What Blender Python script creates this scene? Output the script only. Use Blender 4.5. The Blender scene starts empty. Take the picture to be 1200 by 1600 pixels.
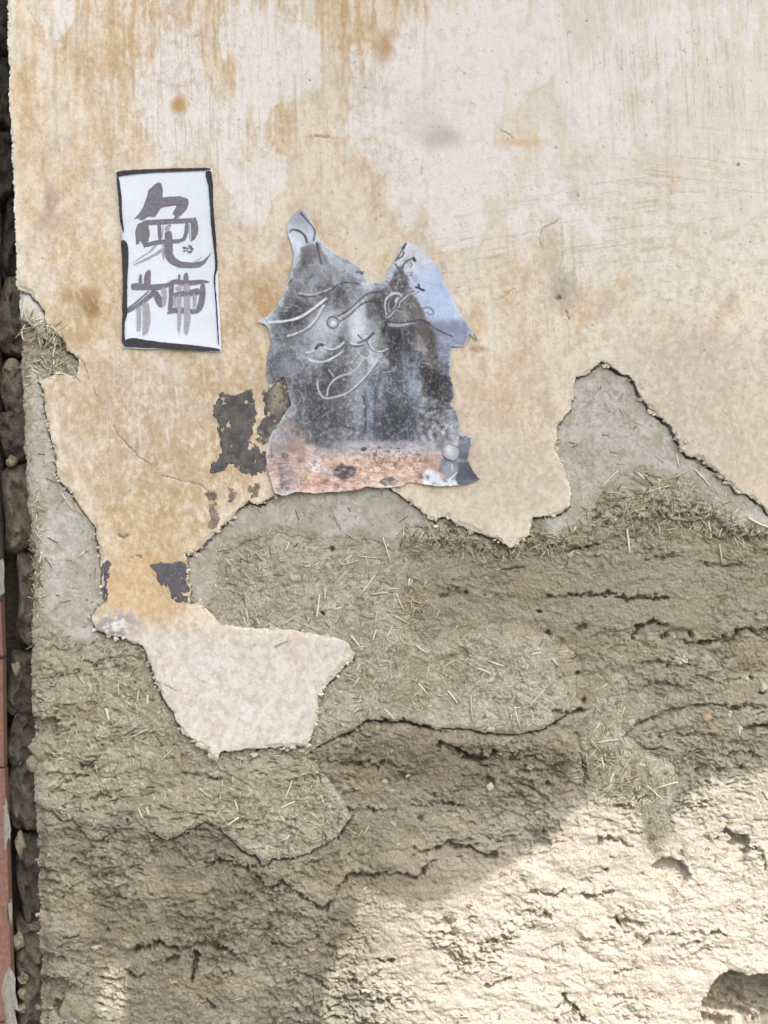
import bpy, math, random
import numpy as np
from mathutils import Vector, Matrix

random.seed(7)
RNG = np.random.RandomState(11)
SC = bpy.context.scene
COL = SC.collection
S = 0.0014            # metres per unit of the wall survey (1200 x 1600 units)
Z0 = 0.45             # height of the survey's lower edge above the ground
CAM_D = 3.2

# ------------------------------------------------------------------ camera, sky, sun, exposure
cam_data = bpy.data.cameras.new('camera')
cam = bpy.data.objects.new('camera', cam_data)
COL.objects.link(cam)
cam.location = (0, -CAM_D, Z0 + 800 * S)
cam.rotation_euler = (math.radians(90), 0, 0)
cam_data.sensor_fit = 'VERTICAL'
cam_data.angle = 2 * math.atan(800 * S / CAM_D)
cam_data.clip_end = 500
cam_data.clip_start = 0.05
SC.camera = cam

SUN_EL, SUN_AZ = math.radians(44), math.radians(26)      # azimuth measured from straight out of the wall, to the right
TO_SUN = Vector((math.cos(SUN_EL) * math.sin(SUN_AZ), -math.cos(SUN_EL) * math.cos(SUN_AZ), math.sin(SUN_EL)))
world = bpy.data.worlds.new('World')
SC.world = world
world.use_nodes = True
wn = world.node_tree.nodes
wl = world.node_tree.links
sky = wn.new('ShaderNodeTexSky')
sky.sky_type = 'NISHITA'
sky.sun_disc = False
sky.sun_elevation = SUN_EL
sky.sun_rotation = math.pi - SUN_AZ
sky.air_density = 1.0
sky.dust_density = 4.0
sky.ozone_density = 1.0
hs = wn.new('ShaderNodeHueSaturation')                   # thin veil of white cloud: paler sky all over
hs.inputs['Saturation'].default_value = 0.42
wl.new(sky.outputs[0], hs.inputs['Color'])
wl.new(hs.outputs[0], wn['Background'].inputs['Color'])
wn['Background'].inputs['Strength'].default_value = 0.15

sun_data = bpy.data.lights.new('sun', 'SUN')
sun_data.energy = 2.55
sun_data.angle = math.radians(0.28)
sun_data.color = (1.0, 0.98, 0.965)
sun = bpy.data.objects.new('sun', sun_data)
COL.objects.link(sun)
sun.location = TO_SUN * 20
sun.rotation_euler = TO_SUN.to_track_quat('Z', 'Y').to_euler()

SC.view_settings.view_transform = 'Standard'
SC.view_settings.look = 'None'
SC.view_settings.gamma = 1.0
SC.view_settings.exposure = 0.88

# ------------------------------------------------------------------ numeric helpers
TAB = RNG.rand(12, 256, 256).astype(np.float32)

def vn(x, y, seed=0):
    """value noise 0..1"""
    t = TAB[seed % 12]
    ox, oy = (seed * 37) % 251, (seed * 91) % 241
    xf = np.floor(x); yf = np.floor(y)
    u = x - xf; v = y - yf
    xi = xf.astype(np.int32) + ox; yi = yf.astype(np.int32) + oy
    u = u * u * (3 - 2 * u); v = v * v * (3 - 2 * v)
    a = t[yi & 255, xi & 255]; b = t[yi & 255, (xi + 1) & 255]
    c = t[(yi + 1) & 255, xi & 255]; d = t[(yi + 1) & 255, (xi + 1) & 255]
    return (a + (b - a) * u) * (1 - v) + (c + (d - c) * u) * v

def fbm(x, y, seed=0, octv=4, gain=0.5):
    s = 0; amp = 1.0; tot = 0; f = 1.0
    for k in range(octv):
        # rotate a little each octave so that the lattice does not show
        ca, sa = math.cos(0.6 * k + 0.3), math.sin(0.6 * k + 0.3)
        s = s + amp * vn((x * ca - y * sa) * f, (x * sa + y * ca) * f, seed + k)
        tot += amp; amp *= gain; f *= 2.03
    return s / tot

def fbm_ax(x, y, seed=0, octv=4, gain=0.5):
    """the same without rotation, for streaks along an axis"""
    s = 0; amp = 1.0; tot = 0; f = 1.0
    for k in range(octv):
        s = s + amp * vn(x * f + 7.3 * k, y * f + 3.1 * k, seed + k)
        tot += amp; amp *= gain; f *= 2.03
    return s / tot

def sst(a, b, x):
    t = np.clip((x - a) / (b - a), 0, 1)
    return t * t * (3 - 2 * t)

def lin(c):
    c = np.asarray(c, np.float32) / 255.0
    return np.where(c <= 0.04045, c / 12.92, ((c + 0.055) / 1.055) ** 2.4).astype(np.float32)

def mixc(a, b, t):
    return a + (b - a) * t[..., None]

def blob(X, Y, x, y, rx, ry=None):
    ry = ry or rx
    return np.exp(-(((X - x) / rx) ** 2 + ((Y - y) / ry) ** 2))

def seg_dist(X, Y, pts, limit=40.0, side=False, per=None):
    """distance to an open polyline; with side also +1 below / -1 above (for lines drawn left to right)"""
    D = np.full(X.shape, limit, np.float32)
    SD = np.zeros(X.shape, np.float32) if side else None
    gx, gy = X[0], Y[:, 0]
    for (x1, y1), (x2, y2) in zip(pts[:-1], pts[1:]):
        c0, c1 = np.searchsorted(gx, [min(x1, x2) - limit, max(x1, x2) + limit])
        r0, r1 = np.searchsorted(gy, [min(y1, y2) - limit, max(y1, y2) + limit])
        if c1 <= c0 or r1 <= r0: continue
        yield_ = (slice(r0, r1), slice(c0, c1))
        wx, wy = (per[0][yield_], per[1][yield_]) if per is not None else (X[yield_], Y[yield_])
        dx, dy = x2 - x1, y2 - y1
        L = dx * dx + dy * dy + 1e-9
        t = np.clip(((wx - x1) * dx + (wy - y1) * dy) / L, 0, 1)
        ex, ey = wx - (x1 + t * dx), wy - (y1 + t * dy)
        d = np.sqrt(ex * ex + ey * ey)
        sub = D[yield_]
        m = d < sub
        if side:
            ss = SD[yield_]
            ss[m] = np.sign(dx * ey - dy * ex)[m]
        sub[m] = d[m]
    return (D, SD) if side else D

def sdf(X, Y, WX, WY, poly, limit=40.0, pad=8):
    pts = list(poly) + [poly[0]]
    gy = Y[:, 0]
    ins = np.zeros(X.shape, bool)
    for (x1, y1), (x2, y2) in zip(pts[:-1], pts[1:]):
        if y1 == y2: continue
        r0, r1 = np.searchsorted(gy, [min(y1, y2) - pad, max(y1, y2) + pad])
        if r1 <= r0: continue
        wy = WY[r0:r1]; wx = WX[r0:r1]
        cr = (wy >= y1) != (wy >= y2)
        xi = x1 + (wy - y1) * (x2 - x1) / (y2 - y1)
        ins[r0:r1] ^= cr & (wx < xi)
    d = seg_dist(X, Y, pts, limit, per=(WX, WY))
    return np.where(ins, d, -d).astype(np.float32)

# ------------------------------------------------------------------ mesh helpers
def W(px, py, d=0.0):
    return Vector(((px - 600) * S, -d, Z0 + (1600 - py) * S))

def new_mesh(name, co, quads=None, tris=None, col=None, smooth=True, mat=None, parent=None):
    me = bpy.data.meshes.new(name)
    co = np.asarray(co, np.float32).reshape(-1, 3)
    q = np.zeros((0, 4), np.int32) if quads is None else np.asarray(quads, np.int32).reshape(-1, 4)
    t = np.zeros((0, 3), np.int32) if tris is None else np.asarray(tris, np.int32).reshape(-1, 3)
    me.vertices.add(len(co)); me.vertices.foreach_set('co', co.ravel())
    loops = np.concatenate([q.ravel(), t.ravel()]).astype(np.int32)
    me.loops.add(len(loops)); me.loops.foreach_set('vertex_index', loops)
    nq, nt = len(q), len(t)
    me.polygons.add(nq + nt)
    starts = np.concatenate([np.arange(nq) * 4, nq * 4 + np.arange(nt) * 3]).astype(np.int32)
    tot = np.concatenate([np.full(nq, 4), np.full(nt, 3)]).astype(np.int32)
    me.polygons.foreach_set('loop_start', starts)
    me.polygons.foreach_set('loop_total', tot)
    me.polygons.foreach_set('use_smooth', np.full(nq + nt, smooth, bool))
    if col is not None:
        a = me.attributes.new('Col', 'FLOAT_COLOR', 'POINT')
        c = np.ones((len(co), 4), np.float32); c[:, :3] = np.asarray(col, np.float32).reshape(-1, 3)
        a.data.foreach_set('color', c.ravel())
    me.update(calc_edges=True)
    if mat: me.materials.append(mat)
    return link(name, me, parent)

def link(name, me, parent=None):
    o = bpy.data.objects.new(name, me)
    COL.objects.link(o)
    if parent is not None: attach(o, parent)
    return o

def attach(o, parent):
    o.parent = parent
    # every mesh is modelled in world coordinates; only the Empties carry an offset
    if parent.type == 'EMPTY': o.matrix_parent_inverse = Matrix.Translation(parent.location).inverted()

def thing(name, label, cat, loc, group=None):
    o = bpy.data.objects.new(name, None)
    COL.objects.link(o)
    o.location = loc
    o.empty_display_size = 0.1
    tag(o, label, cat, group)
    return o

def tag(o, label=None, cat=None, group=None, kind=None):
    if label: o['label'] = label
    if cat: o['category'] = cat
    if group: o['group'] = group
    if kind: o['kind'] = kind
    return o

def sheet(name, X, Y, keep, D, C, back, mat, parent, mapper=None):
    """height-field skin over the kept cells, with side walls going back by `back` along the rim.
    D is depth towards the viewer in metres."""
    ny, nx = X.shape
    idx = np.arange(ny * nx).reshape(ny, nx)
    k = keep
    q = np.stack([idx[:-1, :-1][k], idx[1:, :-1][k], idx[1:, 1:][k], idx[:-1, 1:][k]], 1)
    # boundary edges
    kp = np.zeros((ny + 1, nx + 1), bool); kp[1:-1, 1:-1] = k
    c = kp[1:-1, 1:-1]
    e = []
    m = c & ~kp[:-2, 1:-1]; e.append(np.stack([idx[:-1, 1:][m], idx[:-1, :-1][m]], 1))      # top: right->left reversed for skirt
    m = c & ~kp[2:, 1:-1]; e.append(np.stack([idx[1:, :-1][m], idx[1:, 1:][m]], 1))
    m = c & ~kp[1:-1, :-2]; e.append(np.stack([idx[:-1, :-1][m], idx[1:, :-1][m]], 1))
    m = c & ~kp[1:-1, 2:]; e.append(np.stack([idx[1:, 1:][m], idx[:-1, 1:][m]], 1))
    e = np.concatenate(e)
    used = np.unique(q)
    remap = np.full(ny * nx, -1, np.int32); remap[used] = np.arange(len(used))
    fx, fy, fd = X.ravel()[used], Y.ravel()[used], D.ravel()[used]
    co = np.stack([(fx - 600) * S, -fd, Z0 + (1600 - fy) * S], 1)
    col = C.reshape(-1, 3)[used]
    rim = np.unique(e)
    rmap = np.full(ny * nx, -1, np.int32); rmap[rim] = len(used) + np.arange(len(rim))
    bk = back.ravel()[rim] if isinstance(back, np.ndarray) else np.full(len(rim), back)
    bd = D.ravel()[rim] - bk
    co2 = np.stack([(X.ravel()[rim] - 600) * S, -bd, Z0 + (1600 - Y.ravel()[rim]) * S], 1)
    co = np.concatenate([co, co2]); col = np.concatenate([col, C.reshape(-1, 3)[rim]])
    q2 = np.stack([remap[e[:, 0]], rmap[e[:, 0]], rmap[e[:, 1]], remap[e[:, 1]]], 1)
    quads = np.concatenate([remap[q], q2])
    if mapper is not None: co = mapper(co)
    return new_mesh(name, co, quads, None, col, True, mat, parent)

def tube_arrays(pts, r0, r1=None, n=4, flat=1.0):
    """a thin bent stalk: returns verts, quads, tris"""
    pts = [Vector(p) for p in pts]
    r1 = r0 if r1 is None else r1
    V, Q, T = [], [], []
    m = len(pts)
    for i, p in enumerate(pts):
        t = (pts[min(i + 1, m - 1)] - pts[max(i - 1, 0)]).normalized()
        a = t.cross(Vector((0, 1, 0)))
        if a.length < 1e-4: a = Vector((1, 0, 0))
        a.normalize(); b = t.cross(a).normalized()
        r = r0 + (r1 - r0) * i / (m - 1)
        for k in range(n):
            an = 2 * math.pi * (k + 0.5) / n
            V.append(p + a * (math.cos(an) * r) + b * (math.sin(an) * r * flat))
    for i in range(m - 1):
        for k in range(n):
            k2 = (k + 1) % n
            Q.append((i * n + k, i * n + k2, (i + 1) * n + k2, (i + 1) * n + k))
    for k in range(1, n - 1):
        T.append((0, k + 1, k)); T.append(((m - 1) * n, (m - 1) * n + k, (m - 1) * n + k + 1))
    return [tuple(v) for v in V], Q, T

# ------------------------------------------------------------------ materials
def base_mat(name, rough=0.9, spec=0.25):
    m = bpy.data.materials.new(name); m.use_nodes = True
    b = m.node_tree.nodes['Principled BSDF']
    b.inputs['Roughness'].default_value = rough
    b.inputs['Specular IOR Level'].default_value = spec
    return m, m.node_tree.nodes, m.node_tree.links, b

def noise_node(n, l, coord, scale, detail=4, rough=0.6, mapping=None):
    t = n.new('ShaderNodeTexNoise')
    t.inputs['Scale'].default_value = scale
    t.inputs['Detail'].default_value = detail
    t.inputs['Roughness'].default_value = rough
    src = coord.outputs['Object']
    if mapping:
        mp = n.new('ShaderNodeMapping'); mp.inputs['Scale'].default_value = mapping
        l.new(src, mp.inputs['Vector']); src = mp.outputs[0]
    l.new(src, t.inputs['Vector'])
    return t

def vcol_mat(name, rough=0.92, spec=0.2, speck=(0.82, 1.14), speck_scale=420, bumps=((900, 0.35, 0.0006),), color=None, second=None):
    """vertex colour x fine grain, with fine relief"""
    m, n, l, b = base_mat(name, rough, spec)
    tc = n.new('ShaderNodeTexCoord')
    if color is None:
        at = n.new('ShaderNodeAttribute'); at.attribute_name = 'Col'; src = at.outputs['Color']
    else:
        rg = n.new('ShaderNodeRGB'); rg.outputs[0].default_value = (*lin(color), 1); src = rg.outputs[0]
    for (sc, lo, hi, mp) in [(speck_scale, speck[0], speck[1], None)] + (second or []):
        t = noise_node(n, l, tc, sc, 3, 0.6, mp)
        mr = n.new('ShaderNodeMapRange')
        mr.inputs['From Min'].default_value = 0.3; mr.inputs['From Max'].default_value = 0.7
        mr.inputs['To Min'].default_value = lo; mr.inputs['To Max'].default_value = hi
        l.new(t.outputs['Fac'], mr.inputs['Value'])
        mx = n.new('ShaderNodeMix'); mx.data_type = 'RGBA'; mx.blend_type = 'MULTIPLY'
        mx.inputs['Factor'].default_value = 1.0
        l.new(src, mx.inputs['A']); l.new(mr.outputs[0], mx.inputs['B'])
        src = mx.outputs['Result']
    l.new(src, b.inputs['Base Color'])
    prev = None
    for sc, st, dist in bumps:
        t = noise_node(n, l, tc, sc, 4, 0.65)
        bp = n.new('ShaderNodeBump')
        bp.inputs['Strength'].default_value = st; bp.inputs['Distance'].default_value = dist
        l.new(t.outputs['Fac'], bp.inputs['Height'])
        if prev: l.new(prev.outputs[0], bp.inputs['Normal'])
        prev = bp
    if prev: l.new(prev.outputs[0], b.inputs['Normal'])
    return m

M_PLASTER = vcol_mat('limewashed_plaster', 0.9, 0.2, (0.90, 1.08), 330, ((260, 0.5, 0.0012), (900, 0.4, 0.0006)))
M_MUD = vcol_mat('dry_earth', 0.96, 0.1, (0.74, 1.22), 300, ((150, 0.8, 0.004), (480, 0.8, 0.0022)), second=[(900, 0.8, 1.18, None)])
M_STRAWMUD = vcol_mat('straw_render', 0.96, 0.1, (0.76, 1.2), 330, ((170, 0.8, 0.003), (520, 0.8, 0.0016)), second=[(120, 0.9, 1.08, None)])
M_SKIM = vcol_mat('grey_skim', 0.94, 0.15, (0.88, 1.1), 420, ((200, 0.5, 0.0015), (700, 0.5, 0.0009)))
M_TAR = vcol_mat('old_dark_paint', 0.75, 0.3, (0.7, 1.35), 260, ((300, 0.7, 0.0012),))
M_STRAW = vcol_mat('straw', 0.7, 0.35, (0.85, 1.12), 500, ())
M_PAPER = vcol_mat('white_paper', 0.65, 0.3, (0.965, 1.01), 45, ((18, 0.45, 0.006), (60, 0.2, 0.002)), color=(228, 235, 246), second=[(9, .95, 1.02, None)])
M_INKG = vcol_mat('diluted_ink', 0.7, 0.3, (0.8, 1.25), 160, (), color=(122, 119, 127))
M_INKP = vcol_mat('dry_brush_ink', 0.7, 0.3, (0.75, 1.35), 300, (), color=(164, 163, 170))
M_INKB = vcol_mat('black_ink', 0.55, 0.35, (0.7, 1.6), 120, (), color=(46, 45, 50))
M_PRINT = vcol_mat('printed_paper', 0.55, 0.35, (0.96, 1.04), 500, ((30, 0.15, 0.003),))
M_STONE = vcol_mat('grey_block', 0.95, 0.1, (0.7, 1.25), 120, ((60, 0.8, 0.008), (260, 0.7, 0.003)))
M_BRICK = vcol_mat('red_brick', 0.9, 0.15, (0.78, 1.2), 140, ((120, 0.6, 0.003), (500, 0.5, 0.001)), color=(132, 102, 90))
M_MORTAR = vcol_mat('mortar', 0.95, 0.1, (0.8, 1.15), 160, ((140, 0.8, 0.004),), color=(150, 146, 138))
M_PEBBLE = vcol_mat('lime_pebble', 0.85, 0.2, (0.85, 1.1), 250, ((200, 0.5, 0.002),), color=(205, 198, 182))
M_GROUND = vcol_mat('alley_paving', 0.92, 0.2, (0.75, 1.2), 12, ((40, 0.5, 0.006), (200, 0.4, 0.002)), color=(98, 96, 93))
M_BLOCKER = vcol_mat('canvas', 0.9, 0.1, (0.92, 1.05), 30, ((300, 0.2, 0.001),), color=(150, 145, 132))  # cloth of the unseen sheet added to block the sun
M_ADDED_POLE = vcol_mat('added_pole_wood', 0.8, 0.2, (0.7, 1.2), 40, ((80, 0.4, 0.003),), color=(110, 95, 78))  # for the poles added under the unseen sun-blocking sheet

# ------------------------------------------------------------------ survey grid of the wall
STEP = 1.6
GX = np.concatenate([np.arange(-16, 1217, STEP), np.arange(1220, 1500, 4.0), np.arange(1506, 2300, 9.0)]).astype(np.float32)
GY = np.concatenate([np.arange(-700, -17, 9.0), np.arange(-16, 1617, STEP), np.arange(1624, 1925, 9.0)]).astype(np.float32)
X, Y = np.meshgrid(GX, GY)
WX = X + 5.0 * (fbm(X / 11, Y / 11, 1, 3) - .5) + 2.4 * (vn(X / 2.7, Y / 2.7, 5) - .5)
WY = Y + 5.0 * (fbm(X / 11, Y / 11, 4, 3) - .5) + 2.4 * (vn(X / 2.7, Y / 2.7, 8) - .5)

def cells(s, lim=0.0):
    return (0.25 * (s[:-1, :-1] + s[1:, :-1] + s[1:, 1:] + s[:-1, 1:])) > lim

PLASTER = [(11, -720), (11, 0), (13, 60), (14, 130), (17, 200), (20, 260), (22, 330), (25, 400), (26, 452), (45, 458), (58, 470), (70, 488), (75, 518),
 (88, 522), (100, 530), (104, 549), (125, 560), (118, 588), (92, 582), (74, 590), (60, 597), (68, 612), (72, 640), (75, 668), (82, 690), (87, 715), (88, 740), (95, 752),
 (106, 765), (118, 780), (128, 795), (140, 810), (149, 825), (152, 845), (156, 870), (161, 895), (158, 915), (164, 942), (150, 952), (142, 965),
 (152, 985), (172, 992), (196, 998), (205, 1006), (222, 1008), (229, 1022), (236, 1046), (243, 1068), (258, 1095), (272, 1115), (285, 1148), (302, 1156), (320, 1166),
 (333, 1184), (345, 1175), (370, 1172), (400, 1170), (440, 1168), (480, 1165), (487, 1148), (495, 1120), (497, 1095), (505, 1075),
 (520, 1060), (535, 1045), (550, 1030), (553, 1020), (545, 1006), (530, 998), (500, 993), (460, 985), (420, 982), (380, 980), (345, 976),
 (326, 956), (312, 940), (297, 943), (296, 915), (292, 885), (289, 860), (299, 867), (315, 856), (330, 837), (345, 823), (362, 812), (370, 797),
 (388, 783), (405, 789), (420, 779), (436, 768), (470, 752), (540, 746), (608, 760), (625, 772), (645, 788), (660, 800), (680, 816), (685, 808), (700, 808), (715, 820),
 (735, 828), (755, 835), (775, 843), (798, 855), (815, 845), (828, 832), (832, 808), (845, 807), (863, 806), (880, 800), (890, 790),
 (892, 778), (887, 750), (880, 730), (872, 710), (868, 700), (871, 670), (883, 650), (893, 640), (895, 615), (898, 590), (915, 585),
 (932, 572), (938, 565), (950, 570), (965, 580), (985, 587), (992, 597), (1000, 615), (1010, 632), (1030, 650), (1050, 670), (1060, 690),
 (1066, 707), (1076, 712), (1095, 715), (1105, 727), (1120, 738), (1131, 746), (1146, 765), (1152, 771), (1165, 770), (1180, 780), (1200, 800),
 (1240, 830), (1330, 850), (1450, 905), (1600, 880), (1750, 930), (1950, 910), (2310, 960), (2310, -720)]
WALL_EDGE = [(12, -720), (14, 130), (20, 260), (27, 450), (30, 540), (28, 580), (33, 700), (39, 800), (52, 860), (47, 885), (44, 960), (42, 1010), (44, 1100), (48, 1200),
 (50, 1300), (54, 1400), (55, 1500), (58, 1620), (62, 1940)]
CORE = WALL_EDGE + [(2310, 1940), (2310, -720)]
STRAW_A = [(34, 545), (30, 580), (34, 700), (40, 800), (52, 862), (46, 960), (44, 1100), (48, 1255), (62, 1265), (80, 1272), (95, 1285), (110, 1283), (135, 1312), (150, 1318), (165, 1305), (180, 1290),
 (200, 1278), (235, 1305), (260, 1315), (290, 1300), (320, 1285), (345, 1300), (370, 1325), (380, 1335), (400, 1340), (410, 1356), (425, 1345), (470, 1340),
 (500, 1325), (525, 1312), (535, 1295), (548, 1278), (540, 1262), (520, 1230), (505, 1210), (480, 1180), (500, 1165), (520, 1155), (550, 1142), (575, 1125),
 (590, 1128), (615, 1130), (640, 1128), (660, 1135), (680, 1142), (720, 1138), (760, 1147), (800, 1150), (850, 1140), (890, 1116), (912, 1110), (905, 1080),
 (908, 1050), (900, 1020), (870, 1000), (840, 985), (800, 978), (740, 975), (690, 985), (660, 1000), (650, 980), (640, 940), (640, 890), (652, 868),
 (690, 866), (720, 860), (760, 866), (790, 862), (830, 868), (880, 866), (920, 850), (950, 846), (975, 832), (990, 815), (1030, 808), (1075, 815),
 (1120, 808), (1150, 838), (1220, 838), (1400, 900), (1700, 920), (2310, 980), (2310, 560), (100, 545)]
STRAW_B = [(905, 1150), (918, 1120), (935, 1090), (948, 1050), (975, 1055), (985, 1100), (985, 1145), (1000, 1170), (1060, 1195), (1092, 1212), (1062, 1250), (1055, 1300),
 (1050, 1345), (1016, 1350), (1008, 1300), (1000, 1270), (960, 1250), (922, 1242), (915, 1220), (908, 1185)]
SKIM = [
 [(34, 604), (60, 590), (110, 600), (160, 780), (185, 900), (185, 960), (165, 985), (150, 1000), (135, 1010), (110, 1010), (90, 1000), (75, 985), (62, 965), (57, 930), (60, 890), (50, 865), (43, 800), (38, 700)],
 [(280, 900), (290, 850), (350, 790), (430, 745), (620, 745), (700, 825), (690, 842), (640, 848), (620, 866), (600, 850), (560, 835), (520, 848), (480, 840), (430, 832), (400, 842), (352, 852), (342, 880), (332, 930), (318, 965), (300, 945)],
 [(862, 852), (830, 800), (860, 690), (880, 600), (900, 550), (1000, 560), (1085, 700), (1105, 765), (1050, 747), (1000, 737), (975, 744), (945, 764), (925, 800), (905, 826), (880, 840)],
 [(1090, 725), (1140, 735), (1170, 755), (1240, 800), (1240, 838), (1190, 836), (1150, 815), (1120, 800), (1095, 780), (1080, 750)],
 [(26, 452), (46, 456), (62, 472), (76, 505), (94, 528), (84, 538), (62, 524), (45, 503), (28, 494)]]

s_pl = sdf(X, Y, WX, WY, PLASTER)
s_core = sdf(X, Y, WX, WY, CORE)
s_sa = sdf(X, Y, WX, WY, STRAW_A)
s_sb = sdf(X, Y, X + 1.5 * (WX - X) + 34 * (fbm(X / 30, Y / 30, 7, 3) - .5), Y + 1.5 * (WY - Y) + 34 * (fbm(X / 30, Y / 30, 2, 3) - .5), STRAW_B, pad=34)
s_sk = [sdf(X, Y, X + 1.6 * (WX - X), Y + 1.6 * (WY - Y), p, pad=16) for p in SKIM]
s_skim = np.maximum.reduce(s_sk)

def void_under(s, depth, w=5.0, seed=3):
    """hollow just outside the rim of a coat that has come loose, deepest below and to the left of it"""
    gy, gx = np.gradient(s)
    g = np.sqrt(gx * gx + gy * gy) + 1e-6
    nx, ny = -gx / g, -gy / g                       # outward
    dirw = np.clip(0.25 + 0.75 * (0.55 * -nx + 0.85 * ny), 0.0, 1)
    o = -s
    prof = sst(-6, 0.2, o) * (1 - sst(w * 0.35, w * 0.85, o + 2.2 * (vn(X / 5, Y / 5, seed) - .5) + 5.0 * (fbm(X / 26, Y / 26, seed + 4, 2) - .5)))
    return depth * prof * dirw * np.clip(-0.25 + 2.0 * fbm(X / 22, Y / 22, seed, 3), 0.05, 1.2)

# large-scale unevenness shared by every coat (metres)
LOW = 0.006 * (fbm(X / 330, Y / 330, 2, 2) - .5) + 0.003 * (fbm(X / 90, Y / 90, 6, 2) - .5)

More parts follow.
